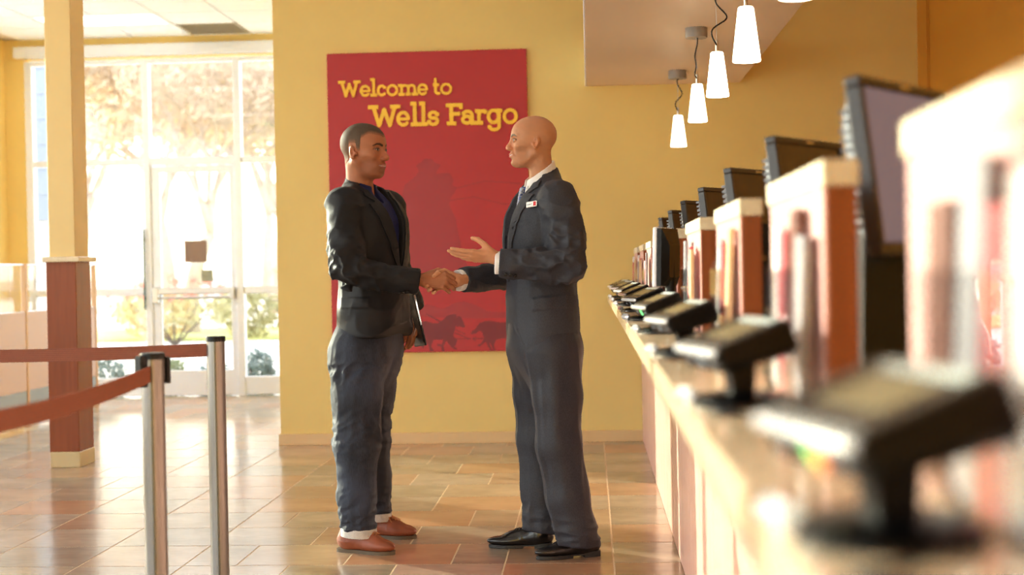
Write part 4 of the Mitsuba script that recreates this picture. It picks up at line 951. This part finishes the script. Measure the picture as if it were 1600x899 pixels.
# right hand in the handshake (the back faces the camera), left hand at the tablet
UP = V3(0, 0, 1)
def handframe(o, x, y): 
    x = V3(*x) / np.linalg.norm(x); y = V3(*y); y = y - x * (x @ y); y /= np.linalg.norm(y); return o, x, y
def right_hand(o, x, y):
    o, x, y = handframe(o, x, y); return Fr(o, np.stack([x, y, np.cross(x, y)], 1))
def left_hand(o, x, y):
    o, x, y = handframe(o, x, y); return Fr(o, np.stack([x, y, -np.cross(x, y)], 1))
HA = right_hand((-.712, 6.094, 1.188), (1, .10, -.02), (0, .12, 1))
fA = fingers([(.45, .55, .45), (.5, .6, .5), (.55, .65, .5), (.6, .7, .5)], (-.42, -.46, -.50, -.56))
tA = [(.022, .026, -.010), (.060, .044, -.018), (.084, .042, -.034), (.104, .030, -.046)]
HA2 = left_hand((-.818, 6.540, 1.035), (-.20, -.12, -1), (1, -.3, -.1))
fA2 = fingers([(.25, .35, .3)] * 4, (.05, .0, -.04, -.08)); tA2 = [(.022, .026, -.008), (.055, .046, -.018), (.082, .050, -.026), (.102, .046, -.032)]
nkA = AH.loc(A.wor(-.030, 0, 1.52)[None])[0] / hs_A
def A_head(P):
    L = AH.loc(P) / hs_A
    d = head_sdf(L, .35, 1.0, 1.25)
    n = cap(L, (-.032, 0, -.055), nkA, .053, .060)
    return smin(d, n, .028) * hs_A
hA = relax(nets(A_head, AH.o - [.16, .16, .30], AH.o + [.16, .16, .15], .0026, .01), 2)
LA = AH.loc(hA.vertices.astype(np.float32)) / hs_A
colA = head_color(LA, SK_A, np.array(srgb(150, 88, 76)), stubble=.40, gaze=-.001, smile=.35)
rA = relax(nets(lambda P: hand_sdf(P, HA, fA, tA, 1.0, elR), HA.o - [.11, .10, .10], HA.o + [.22, .12, .10], .0026, .006), 3)
lA = relax(nets(lambda P: hand_sdf(P, HA2, fA2, tA2, 1.0, elL), HA2.o - [.10, .12, .22], HA2.o + [.12, .10, .10], .0032, .006), 3)
def A_core(P):      # the figure under the clothes, so that neck, hands and feet belong to one body
    d = cap(P, A.wor(0, 0, .95), A.wor(-.01, 0, 1.45), .09, .10); d = smin(d, cap(P, A.wor(-.03, 0, 1.42), A.wor(-.03, 0, 1.60), .06, .05), .05)
    for a, b, c in ((shR, elR, HA.o), (shL, elL, HA2.o)):
        d = smin(d, chain(P, [A.wor(-.01, 0, 1.43), a - [0, 0, .03], b, V3(*c)], [.05, .036, .030, .025]), .02)
    for q in (A_n, A_f): d = smin(d, chain(P, [A.wor(0, 0, .95)] + [V3(*p) for p in q] + [V3(q[-1][0], q[-1][1], .05)], [.08, .07, .06, .05, .04, .034, .03]), .02)
    return d
coreA = nets(A_core, (-1.2, 5.95, .02), (-.68, 6.7, 1.62), .014)
pA = thing('person', 'man in a black jacket, dark jeans and brown shoes, shaking hands at left', 'person')
bodyA = cat_([hA, rA, lA, coreA])
colB_ = np.vstack([colA, nail_and_tone(rA, HA, fA, tA, SK_A), nail_and_tone(lA, HA2, fA2, tA2, SK_A), np.tile(SK_A, (len(coreA.vertices), 1))])
scene[pA] = mikit.ply(bodyA, SKINM, smooth=True, color=colB_)
def hair_edge(L):
    x, y, z = L.T
    low = np.interp(x, [-.12, -.07, -.040, -.028, .004, .008, .024, .028], [-.066, -.060, -.045, .026, .026, -.008, -.006, .040])
    return z - np.where((x >= .028), .030 + .25 * np.abs(y) + .022 * sst(.03, .06, x), low)
def hair_fn(P):
    L = AH.loc(P) / hs_A
    return smax(A_head(P) - .0014, -(hair_edge(L) + .006 * (meshkit.noise(L * 90) - .5)) * hs_A * .6, .004)
hair = relax(nets(hair_fn, AH.o - [.15, .15, .10], AH.o + [.15, .15, .14], .0034, .008), 2)
Lh = AH.loc(hair.vertices.astype(np.float32)) / hs_A
fade = sst(-.06, .07, Lh[:, 2])[:, None]; hc = np.array(srgb(112, 82, 60)) * (1 - fade) + np.array(srgb(74, 58, 43)) * fade
eb = sst(.022, .0, hair_edge(Lh))[:, None] * .75; hc = (hc * (1 - eb) + np.array(SK_A) * .85 * eb) * (.8 + .4 * meshkit.noise(hair.vertices * 500)[:, None])
key = f'{pA}__hair'; scene[key] = mikit.ply(hair, HAIRM, smooth=True, color=np.clip(hc, 0, 1)); tag(key, 'short cropped brown hair')
JKA = fab('mat_jacket_black', (15, 14, 16), (26, 24, 27), .6, sheen=.25, spec=.3)
jk = put('jacket', jA, JKA, pA, smooth=True, label='black single breasted jacket')
BUT = pr('mat_button_dark', srgb(20, 18, 18), .3)
def buttons(mesh, pts, parent, r=.0075):
    for x, z in pts:
        p, n = hit_front(mesh, x, z); u = np.cross(n, [0, 0, 1.0]); u /= np.linalg.norm(u); w = np.cross(u, n)
        M4 = np.eye(4); M4[:3, :3] = np.stack([u, w, n], 1); M4[:3, 3] = p
        put('button', moved(lathe([(0, -.003), (r, -.003), (r, .0015), (r * .7, .003), (0, .002)], 14), M=M4), BUT, parent, smooth=30)
LAP = [(.004, 1.225), (.030, 1.33), (.058, 1.45), (.080, 1.545), (.090, 1.585), (.118, 1.592), (.128, 1.560), (.104, 1.532), (.140, 1.522), (.122, 1.45), (.076, 1.33), (.018, 1.232)]
for sgn in (-1, 1): put('lapel', lapel(A, A_jacket, [(sgn * q[0], q[1]) for q in LAP]), JKA, jk, smooth=40)
buttons(jA, [(-.775, 1.137), (-.792, 1.135), (-.809, 1.134)], jk)
put('shirt', sA, fab('mat_shirt_navy', (18, 22, 58), (28, 34, 84), .7), pA, smooth=True, label='navy blue open collared shirt')
put('collar', collar_strip(A, -.026, .058, .062, 1.588, 1.648, .040, .005, .008, .30), 'mat_shirt_navy', f'{pA}__shirt', smooth=50)
def jean_fn(p, n, uv):
    w = fbm(p.x * 7, p.y * 7, p.z * 4, 3); t = noise(p.x * 500, p.y * 500, p.z * 60)
    return mix(srgb(20, 23, 34), srgb(58, 66, 86), dr.clip((w - .48) * 1.5 + .22 * t, 0, 1))
JEAN = pr('mat_denim', proc(jean_fn), .75, sheen=.2)
jn = put('jeans', nA, JEAN, pA, smooth=True, label='dark blue denim jeans')
CUFF = fab('mat_denim_cuff', (176, 172, 166), (206, 202, 194), .85)
put('turn_up', cA1, CUFF, jn, smooth=True, label='pale turned-up cuff'); put('turn_up', cA2, CUFF, jn, smooth=True, label='pale turned-up cuff')
LEATH = pr('mat_leather_brown', proc(lambda p, n, uv: mix(srgb(110, 52, 30), srgb(146, 78, 48), fbm(p.x * 20, p.y * 20, p.z * 20, 3))), .4)
SOLE = pr('mat_sole_brown', srgb(88, 74, 56), .7); LACE = pr('mat_lace', srgb(176, 112, 66), .7)
for F in (yawframe((-1.128, 6.208, 0), -21), yawframe((-1.090, 6.535, 0), -12)):
    m, so, la = shoe(F, 'boot')
    k = put('shoe', m, LEATH, pA, smooth=45, label='brown leather lace-up shoe'); put('sole', so, SOLE, k); put('laces', la, LACE, k)

# ================= the bald man in the grey suit =================
B = yawframe((-.190, 6.17, 0), 197)
BH = yawframe((-.236, 6.14, 1.776), 187, 4)
hs_B = .97
B_tor = ([.80, .88, 1.02, 1.18, 1.32, 1.44, 1.52, 1.575, 1.63], [.020, .022, .020, .020, .020, .012, .000, -.002, .008], [0] * 9,
         [.158, .158, .152, .146, .152, .150, .126, .094, .066], [.196, .196, .188, .180, .196, .208, .206, .152, .088])
bsL, beL, bwL = B.wor(-.008, .196, 1.51), V3(-.085, 5.905, 1.236), V3(-.372, 5.90, 1.255)
bsR, beR, bwR = B.wor(-.008, -.196, 1.51), V3(-.330, 6.42, 1.205), V3(-.560, 6.205, 1.184)
def B_jacket(P):
    L = B.loc(P); u, v, z = L.T
    d = torso_loft(L, B_tor)
    d = d - .009 * (folds(L, (6, 6, 4), 15) - .5) * sst(1.42, 1.2, z) - .004 * (folds(L, (13, 13, 7), 19) - .5)
    b = (np.abs(v) - (z - 1.17) * .205)
    d = d - .005 * sst(-.045, -.040, u) * sst(.110, .105, u) * sst(1.058, 1.062, z + .10 * u) * sst(1.116, 1.112, z + .10 * u) * (v > .1)
    d = d - .003 * sst(.055, .06, v) * sst(.155, .15, v) * (u > 0) * sst(1.392, 1.396, z - .12 * v) * sst(1.416, 1.412, z - .12 * v)
    d = d + .002 * sst(.003, .0, np.abs(v)) * (u > 0) * (z < 1.17) + .002 * sst(.004, 0, np.abs(v)) * (u < 0)
    hem = .872 + .17 * sst(.10, .185, u) ** 2 + .030 * sst(-.05, -.16, u)
    d = smax(d, hem - z, .006)
    wedge = np.maximum(np.maximum(b, 1.17 - z), np.interp(z, [1.50, 1.60], [.050, .028]) - u)
    s = chain(P, [bsL, (bsL + beL) / 2 + [.008, -.005, 0], beL, (beL + bwL) / 2 + [0, 0, -.004], bwL + (bwL - beL) * .12], [.083, .076, .068, .059, .052])
    g = gather(P, beL + [-.06, 0, .02], .15); s = s - .046 * (folds(P, (17, 12, 15), 41) - .5) * g - .014 * (folds(P, (9, 7, 11), 44) - .5)
    ax = ((bwL - beL) / np.linalg.norm(bwL - beL)).astype(np.float32); s = smax(s, (P - bwL) @ ax, .004)
    t = chain(P, [bsR, beR, bwR + (bwR - beR) * .12], [.083, .066, .052]); t = t - .010 * (folds(P, (14, 12, 14), 46) - .5)
    ax2 = ((bwR - beR) / np.linalg.norm(bwR - beR)).astype(np.float32); t = smax(t, (P - bwR) @ ax2, .004)
    d = smin(d, s, .016); d = smin(d, t, .016)
    d = smin(d, cap(P, B.wor(-.012, -.10, 1.555), B.wor(-.008, -.188, 1.525), .056, .064), .03)
    d = smin(d, cap(P, B.wor(-.012, .10, 1.555), B.wor(-.008, .188, 1.525), .056, .064), .03)
    c = np.maximum(ring_collar(L, 1.606, .012, .074, .078, .028, .0050, .16, .52), u - .06)
    d = smin(d, c, .012)
    d = smax(d, -wedge, .005)
    return smax(d, -cap(P, B.wor(.01, 0, 1.55), B.wor(.015, 0, 1.75), .066, .068), .005)
jB = relax(nets(B_jacket, (-.66, 5.78, .82), (.12, 6.58, 1.70), .0051, .02), 4)
def B_shirt(P):
    L = B.loc(P); u, v, z = L.T
    d = torso_loft(L, B_tor, -.028); d = np.maximum(d, 1.0 - z)
    wing = np.minimum(cap(L, (.076, .026, 1.580), (.100, .048, 1.525), .012, .006), cap(L, (.076, -.026, 1.580), (.100, -.048, 1.525), .012, .006))
    d = smin(d, wing, .010)
    return smax(d, -cap(L, (.015, 0, 1.57), (.02, 0, 1.74), .056, .060), .004)
sB = relax(nets(B_shirt, (-.46, 5.90, 1.0), (.06, 6.46, 1.74), .0048, .01), 3)
def shirt_cuff(w, e, r, l0, l1, seed):
    ax = ((w - e) / np.linalg.norm(w - e)).astype(np.float32)
    def fn(P):
        q = P - w.astype(np.float32); t = q @ ax; rr = np.sqrt(np.maximum((q * q).sum(1) - t * t, 0))
        return np.maximum(np.abs(rr - r + .006) - .009, np.maximum(l0 - t, t - l1)) - .001
    return relax(nets(fn, w - .09, w + .09, .004), 2)
cB1, cB2 = shirt_cuff(bwL, beL, .044, -.03, .018, 1), shirt_cuff(bwR, beR, .043, -.03, .024, 2)
B_n = [(-.165, 6.075, .86), (-.148, 6.055, .68), (-.143, 6.04, .48), (-.108, 6.04, .26), (-.066, 6.04, .06)]
B_f = [(-.235, 6.27, .86), (-.235, 6.275, .68), (-.235, 6.275, .48), (-.222, 6.26, .26), (-.218, 6.245, .09)]
B_r = [.118, .106, .096, .092, .092]
def B_trousers(P):
    L = B.loc(P); z = P[:, 2]
    hip = loft(L, [.66, .74, .82, .90, .98, 1.06], [.0, .004, .008, .012, .015, .02], [0] * 6, [.03, .09, .135, .155, .150, .135], [.05, .12, .168, .186, .178, .168], 2.1)
    def one(pts, fd):
        d = leg(P, pts, B_r)
        c = np.array(pts, float); zz = c[::-1, 2]; cx, cy = np.interp(z, zz, c[::-1, 0]), np.interp(z, zz, c[::-1, 1])
        q = np.stack([P[:, 0] - cx, P[:, 1] - cy], 1); q /= np.linalg.norm(q, axis=1, keepdims=True) + 1e-6
        ang = np.arccos(np.clip(q @ np.array(fd), -1, 1)); back = np.pi - ang
        return d - .016 * np.exp(-np.abs(ang / .15) ** 1.3) - .007 * np.exp(-(back / .2) ** 2) + .004
    n = one(B_n, (-.76, -.65)); f = one(B_f, (-.88, -.47))
    cr = folds(P, (12, 12, 5), 51); w = .006 + .016 * np.exp(-((z - .12) / .07) ** 2)
    n = n - (folds(P, (13, 13, 1.6), 53) - .4) * .010 - (folds(P, (8, 8, 20), 57) - .4) * .014 * np.exp(-((z - .12) / .05) ** 2)
    f = f - (folds(P, (13, 13, 1.6), 54) - .4) * .010 - (folds(P, (8, 8, 20), 58) - .4) * .016 * np.exp(-((z - .15) / .06) ** 2)
    d = smin(hip, np.minimum(n, f), .07)
    return np.maximum(d, np.where(P[:, 1] < 6.15, .050 + .10 * np.clip(-.06 - P[:, 0], -.1, .12), .072 + .12 * np.clip(-.20 - P[:, 0], -.1, .12)) - z)
tB = relax(nets(B_trousers, (-.44, 5.86, .03), (.10, 6.46, 1.04), .006, .02), 4)
HB = right_hand((-.578, 6.152, 1.184), (-1, -.06, -.02), (0, -.12, 1))
fB = fingers([(.50, .75, .55), (.60, .85, .6), (.65, .9, .6), (.7, .9, .6)], (-.52, -.55, -.58, -.62))
tB_ = [(.020, .026, -.012), (.050, .046, -.028), (.074, .043, -.052), (.094, .030, -.064)]
HB2 = left_hand((-.392, 5.895, 1.278), (-1, -.05, .12), (0, -.78, .62))
fB2 = fingers([(-.05, .12, .1), (.02, .14, .1), (.06, .16, .12), (.10, .2, .15)], (.03, -.02, -.06, -.12))
tB2 = [(.020, .025, -.010), (.048, .036, -.034), (.076, .038, -.054), (.100, .033, -.064)]
nkB = BH.loc(B.wor(.0, 0, 1.52)[None])[0] / hs_B
def B_head(P):
    L = BH.loc(P) / hs_B
    return smin(head_sdf(L, .8, .97), cap(L, (-.034, 0, -.055), nkB, .052, .056), .024) * hs_B
hB = relax(nets(B_head, BH.o - [.16, .16, .30], BH.o + [.16, .16, .15], .0026, .01), 2)
LB = BH.loc(hB.vertices.astype(np.float32)) / hs_B
colH = head_color(LB, SK_B, np.array(srgb(186, 112, 98)), stubble=.12, gaze=.001, smile=.8)
rB = relax(nets(lambda P: hand_sdf(P, HB, fB, tB_, 1.0, beR), HB.o - [.22, .12, .10], HB.o + [.11, .10, .10], .0026, .006), 3)
lB = relax(nets(lambda P: hand_sdf(P, HB2, fB2, tB2, 1.0, beL), HB2.o - [.24, .12, .10], HB2.o + [.11, .10, .12], .0026, .006), 3)
def B_core(P):
    d = cap(P, B.wor(0, 0, .95), B.wor(-.01, 0, 1.45), .09, .10); d = smin(d, cap(P, B.wor(-.0, 0, 1.42), B.wor(.005, 0, 1.60), .06, .05), .05)
    for a, b, c in ((bsR, beR, HB.o), (bsL, beL, HB2.o)):
        d = smin(d, chain(P, [B.wor(-.01, 0, 1.43), a - [0, 0, .03], b, V3(*c)], [.05, .036, .030, .025]), .02)
    for q in (B_n, B_f): d = smin(d, chain(P, [B.wor(0, 0, .95)] + [V3(*p) for p in q] + [V3(q[-1][0], q[-1][1], .05)], [.08, .07, .06, .05, .04, .034, .03]), .02)
    return d
coreB = nets(B_core, (-.62, 5.8, .02), (.1, 6.55, 1.62), .014)
pB = thing('person', 'bald man in a grey suit and tie, gesturing, by the counter', 'person')
colb = np.vstack([colH, nail_and_tone(rB, HB, fB, tB_, SK_B), nail_and_tone(lB, HB2, fB2, tB2, SK_B), np.tile(SK_B, (len(coreB.vertices), 1))])
scene[pB] = mikit.ply(cat_([hB, rB, lB, coreB]), SKINM, smooth=True, color=colb)
SUIT = fab('mat_suit_grey', (38, 39, 46), (57, 57, 64), .6, sheen=.2, spec=.3)
jk = put('jacket', jB, SUIT, pB, smooth=True, label='dark grey suit jacket')
LAPB = [(.004, 1.175), (.030, 1.31), (.056, 1.45), (.076, 1.545), (.086, 1.590), (.116, 1.600), (.132, 1.572), (.108, 1.545), (.150, 1.540), (.126, 1.46), (.080, 1.33), (.018, 1.182)]
for sgn in (-1, 1): put('lapel', lapel(B, B_jacket, [(sgn * q[0], q[1]) for q in LAPB]), SUIT, jk, smooth=40)
buttons(jB, [(-.345, 1.205), (-.325, 1.202), (-.305, 1.199)], jk)
put('trousers', tB, fab('mat_trousers_grey', (33, 33, 41), (50, 49, 57), .52, sheen=.2, spec=.35), pB, smooth=True, label='dark grey pressed trousers')
WSH = fab('mat_shirt_white', (226, 224, 222), (240, 238, 236), .6)
sh = put('shirt', sB, WSH, pB, smooth=True, label='white collared shirt')
put('collar', collar_strip(B, .018, .060, .063, 1.588, 1.676, .046, .005, .008, .26), WSH, sh, smooth=50)
put('cuff', cB1, WSH, sh, smooth=True); put('cuff', cB2, WSH, sh, smooth=True)
def tie_fn(p, n, uv):
    a, b, c = mikit.voronoi(p.y * 60 + p.x * 20, p.z * 60)
    return mix(mix(srgb(28, 40, 96), srgb(70, 90, 150), smoothstep(.3, .6, c)), srgb(150, 150, 150), smoothstep(.55, .35, a) * (1 - smoothstep(.3, .2, a)))
TIE = pr('mat_tie', proc(tie_fn), .5, sheen=.3)
def tie(P):
    L = B.loc(P); u, v, z = L.T
    front = np.interp(z, [1.12, 1.25, 1.36, 1.46, 1.535, 1.58], [.138, .144, .140, .125, .104, .090])
    hw = np.interp(z, [1.12, 1.20, 1.50, 1.525, 1.54, 1.575, 1.585], [.036, .038, .024, .017, .019, .026, .022])
    th = np.interp(z, [1.12, 1.50, 1.54, 1.58], [.005, .006, .012, .013])
    return np.maximum(np.maximum((np.abs(u - front) - th) * .7, np.abs(v) - hw), np.maximum(1.13 - z, z - 1.582))
put('tie', relax(nets(tie, (-.40, 5.95, 1.10), (-.12, 6.32, 1.62), .004), 3), TIE, pB, smooth=True, label='blue and grey patterned tie')
BLK = pr('mat_leather_black', srgb(22, 18, 18), .18, specular=.6)
SOLEB = pr('mat_sole_black', srgb(26, 22, 20), .5)
for F in (yawframe((.024, 6.070, 0), 199), yawframe((-.182, 6.236, 0), 176)):
    m, so, la = shoe(F, 'dress')
    k = put('shoe', m, BLK, pB, smooth=45, label='polished black dress shoe'); put('sole', so, SOLEB, k); put('laces', la, SOLEB, k)
# name badge
p, n = hit_front(jB, -.232, 1.497); u = np.cross(n, [0, 0, 1.0]); u = u if u[0] > 0 else -u; u = u / np.linalg.norm(u); w = np.cross(n, u); w = w if w[2] > 0 else -w
M4 = np.eye(4); M4[:3, :3] = np.stack([u, w, np.cross(u, w)], 1); M4[:3, 3] = p + n * .010
M4[:3, :3] = M4[:3, :3] @ trimesh.transformations.rotation_matrix(.10, [0, 0, 1])[:3, :3]
bd = put('name_badge', moved(rbox(-.027, .027, -.0125, .0125, -.003, .003, .002), M=M4), pr('mat_badge', srgb(240, 238, 234), .3), pB, label='white name badge with a red square')
put('emblem', moved(rbox(.010, .023, -.009, .009, .002, .0036, .0005), M=M4), pr('mat_badge_red', srgb(196, 40, 44), .4), bd)
put('name_print', [moved(rbox(-.022 + .0042 * i, -.0192 + .0042 * i, -.003, .0005 + .001 * (i % 2), .002, .0034, .0003), M=M4) for i in range(6)], pr('mat_badge_ink', srgb(90, 86, 84), .5), bd)
# tablet held low in the first man's left hand
tb = thing('tablet', 'thin black tablet held low in the hand of the man in jeans', 'tablet')
TM = np.eye(4); TM[:3, :3] = trimesh.transformations.rotation_matrix(math.radians(-12), [0, 1, 0])[:3, :3] @ trimesh.transformations.rotation_matrix(math.radians(-68), [0, 0, 1])[:3, :3]
TM[:3, 3] = (-.806, 6.50, 1.005)
put('case', moved(rbox(-.095, .095, -.005, .005, -.125, .125, .003), M=TM), BLACK, tb)
put('screen', moved(rbox(-.085, .085, -.0062, -.004, -.112, .112, .0006), M=TM), DEV, tb)
put('edge_trim', [moved(rbox(.0935, .0965, -.004, .004, -.03, .11, .001), M=TM)], CHROME, tb, label='shiny edge trim')
# ---------------------------------------------------------------- outdoors, beyond the storefront
PAVE = pr('mat_outdoor_paving', proc(lambda p, n, uv: mi.Color3f(*srgb(214, 204, 190)) * (.9 + .2 * fbm(p.x * .6, p.y * .6, 1.0, 3))), .9)
GRASS = pr('mat_lawn', proc(lambda p, n, uv: mix(srgb(150, 158, 84), srgb(196, 190, 120), fbm(p.x * 1.5, p.y * 1.5, 2.0, 3))), .9)
BARK = pr('mat_bark', proc(lambda p, n, uv: mix(srgb(168, 146, 125), srgb(202, 182, 162), fbm(p.x * 9, p.y * 9, p.z * 3, 3))), .85)
BARKD = pr('mat_bark_dark', srgb(96, 84, 74), .85)
def leafmat(key, c): return bsdf(key, {'type': 'principledthin', 'base_color': rgb(*srgb(*c)), 'roughness': .6, 'diff_trans': .65, 'spec_trans': 0.0}, False)
LEAF = {k: leafmat('mat_leaf_' + k, c) for k, c in dict(blue=(148, 166, 164), green=(166, 172, 132), yellow=(204, 182, 134), pale=(208, 184, 160), olive=(180, 174, 132)).items()}
put('ground', [box(-80, 60, -40, 90, -.45, -.16)], PAVE, kind='structure')
put('ground_lawn', [box(-40, 40, 30, 36.5, -.2, -.11)], GRASS, kind='structure')
put('ground_lawn', [box(-6.0, 0, 14.45, 15.6, -.2, -.12)], GRASS, kind='structure')
nr = np.random.default_rng(11)
def leaves(centres, size, squash=1.0):
    """small folded leaves, two triangles each"""
    n = len(centres); d = nr.normal(size=(n, 3)); d /= np.linalg.norm(d, axis=1, keepdims=True)
    e = np.cross(d, nr.normal(size=(n, 3))); e /= np.linalg.norm(e, axis=1, keepdims=True)
    s = size * nr.uniform(.6, 1.3, (n, 1)); k = np.cross(d, e) * .15
    v = np.stack([centres - d * s, centres + e * s * .42 + k * s, centres + d * s, centres - e * s * .42 + k * s], 1).reshape(-1, 3)
    f = (np.arange(n)[:, None, None] * 4 + np.array([[0, 1, 2], [0, 2, 3]])[None]).reshape(-1, 3)
    return trimesh.Trimesh(v, f, process=False)
def blob(n, r, c):
    d = nr.normal(size=(n, 3)); d /= np.linalg.norm(d, axis=1, keepdims=True)
    return d * np.asarray(r) * nr.uniform(.35, 1, (n, 1)) ** .6 + np.asarray(c)
def shrub(x, y, w, h, mat, label, n=900, z=-.15, size=.035):
    s = thing('shrub', label, 'shrub', None)
    put('foliage', leaves(blob(n, (w / 2, w / 2.6, h * .5), (x, y, z + h * .52)), size), LEAF[mat], s, kind='stuff')
    put('stem', [tube([(x, y, z), (x + .3 * w * math.cos(a), y + .2 * w * math.sin(a), z + h * .7)], [.012, .005], 5) for a in (0, 1.3, 2.6, 3.9, 5.2)], BARKD, s)
for x, y, w, h, m, lab in [(-5.25, 15.0, .62, .55, 'blue', 'bluish green low shrub outside the left window pane, left of the door'), (-4.58, 15.1, .60, .50, 'green', 'low green shrub outside beside the glass door'),
                           (-4.02, 15.0, .48, .45, 'blue', 'bluish low shrub outside behind the glass door, at its foot'), (-3.56, 15.05, .40, .58, 'blue', 'taller bluish shrub behind the right edge of the glass door'),
                           (-3.10, 15.0, .46, .56, 'green', 'leafy green shrub outside the narrow pane right of the door'), (-2.62, 15.1, .44, .55, 'olive', 'olive shrub outside, hidden partly by the yellow wall')]:
    shrub(x, y, w, h, m, lab)
# young climbing tree on a stake right of the door
t = thing('young_tree', 'slender young tree tied to a stake outside the pane right of the door', 'tree')
trunk = spline([(-3.28, 15.35, -.15), (-3.25, 15.35, .7), (-3.30, 15.36, 1.5), (-3.26, 15.35, 2.3), (-3.31, 15.35, 3.2)], 30)
put('trunk', tube(trunk, np.linspace(.028, .010, 30), 7), BARKD, t, smooth=True)
put('stake', cyl((-3.19, 15.37, -.15), (-3.19, 15.37, 2.2), .014, 8), BARKD, t)
tw, lc = [], []
for i in range(26):
    p = trunk[4 + i % 25]; a = nr.uniform(0, 6.28); q = p + V3(math.cos(a) * .22, math.sin(a) * .15, nr.uniform(.05, .22))
    tw.append(tube([p, (p + q) / 2 + [0, 0, .02], q], [.007, .005, .003], 4)); lc += [q + nr.normal(size=3) * .04 for _ in range(7)]
put('twig', tw, BARKD, t); put('foliage', leaves(np.array(lc), .028), LEAF['olive'], t, kind='stuff')
def tree(x, y, h, spread, mat, label, n=5000, seed=0, lean=.0):
    g = np.random.default_rng(seed); t = thing('tree', label, 'tree', None); br, tips = [], []
    top = V3(x + lean, y, h * .30)
    put('trunk', tube(spline([(x, y, -.2), (x + lean * .3, y, h * .2), top], 10), np.linspace(.032 * h, .020 * h, 10), 9), BARK, t, smooth=True)
    def grow(p, d, L, r, lv):
        q = p + d * L; m = (p + q) / 2 + g.normal(size=3) * L * .06
        br.append(tube(spline([p, m, q], 6), np.linspace(r, r * .55, 6), 5))
        if lv == 0: tips.append(q); return
        for _ in range(3):
            e = d + g.normal(size=3) * .55; e[2] = abs(e[2]) * .8 + .1; e /= np.linalg.norm(e); grow(q, e, L * .68, r * .55, lv - 1)
    for k in range(5):
        a = k * 1.256 + g.uniform(-.3, .3); d = V3(math.cos(a) * spread, math.sin(a) * spread, 1); grow(top, d / np.linalg.norm(d), h * .24, .015 * h, 3)
    put('branch', br, BARK, t, smooth=True)
    tp_ = np.array(tips); c = tp_[g.integers(0, len(tp_), n)] + g.normal(size=(n, 3)) * h * .045
    put('foliage', leaves(c, .016 * h), LEAF[mat], t, kind='stuff')
for a in [(-9.5, 33.5, 7.5, .40, 'pale', 'pale tree with a forked trunk seen through the glass door', 3600, 3, .5), (-14.6, 40, 10.0, .40, 'pale', 'hazy pale tree seen through the large left pane', 6500, 4, .2),
          (-18.0, 60, 12, .4, 'yellow', 'distant yellowish tree between the left pane and the door', 6500, 5, -.3), (-11.0, 50, 10, .4, 'yellow', 'distant tree seen through the pane right of the door', 6500, 6, .2),
          (-31, 79, 15, .4, 'pale', 'distant pale tree far left behind the column', 6000, 7, .2), (-25.5, 66, 13, .4, 'pale', 'farthest tall pale tree above the left pane', 6000, 9, .2), (-20.5, 90, 17, .4, 'pale', 'farthest tall pale tree above the door', 6000, 10, .1)]: tree(*a)
for i, (x, w) in enumerate([(-15.8, 1.9), (-13.6, 1.8), (-11.6, 1.7), (-9.5, 1.8), (-7.4, 1.7), (-5.4, 1.7)]):
    shrub(x, 30.5, w, 1.15, ['olive', 'green', 'olive', 'yellow', 'olive', 'pale'][i], ['low clipped hedge plant across the road, leftmost', 'second hedge plant across the road from the left', 'third hedge plant across the road from the left', 'yellowish hedge plant across the road seen left in the door', 'green hedge plant across the road seen right in the door', 'hedge plant across the road seen right of the door'][i], 700, -.15, .10)
f = thing('flower_bush', 'bush with small red blossoms across the road, seen through the door', 'bush')
put('foliage', leaves(blob(500, (1.5, .5, .35), (-8.3, 28.0, .55)), .07), LEAF['olive'], f, kind='stuff')
put('blossom', leaves(blob(70, (1.5, .5, .28), (-8.3, 27.7, 1.0)), .11), leafmat('mat_blossom', (224, 128, 112)), f, kind='stuff')
put('stem', [tube([(-8.3, 28, -.16), (-8.3 + .9 * math.cos(a), 28, .7)], [.03, .01], 5) for a in (.2, 1.0, 1.6, 2.2, 2.9)], BARKD, f)
# neighbouring wing with lap siding
SID = pr('mat_siding', srgb(150, 160, 178), .6)
PLASTERW = pr('mat_outdoor_plaster', srgb(226, 222, 214), .8)
b = thing('neighbour_building', 'neighbouring building with bluish lap siding above a white wall, seen in the leftmost pane', 'building')
put('wall', box(-10.5, -6.72, 17.7, 18.6, -.2, 6.5), PLASTERW, b)
for j in range(14): put('siding_board', moved(rbox(-10.55, -6.68, -.014, .014, 0, .335, .004), M=RT((0, 17.67, 1.97 + j * .32), rx=-.06)), SID, b)
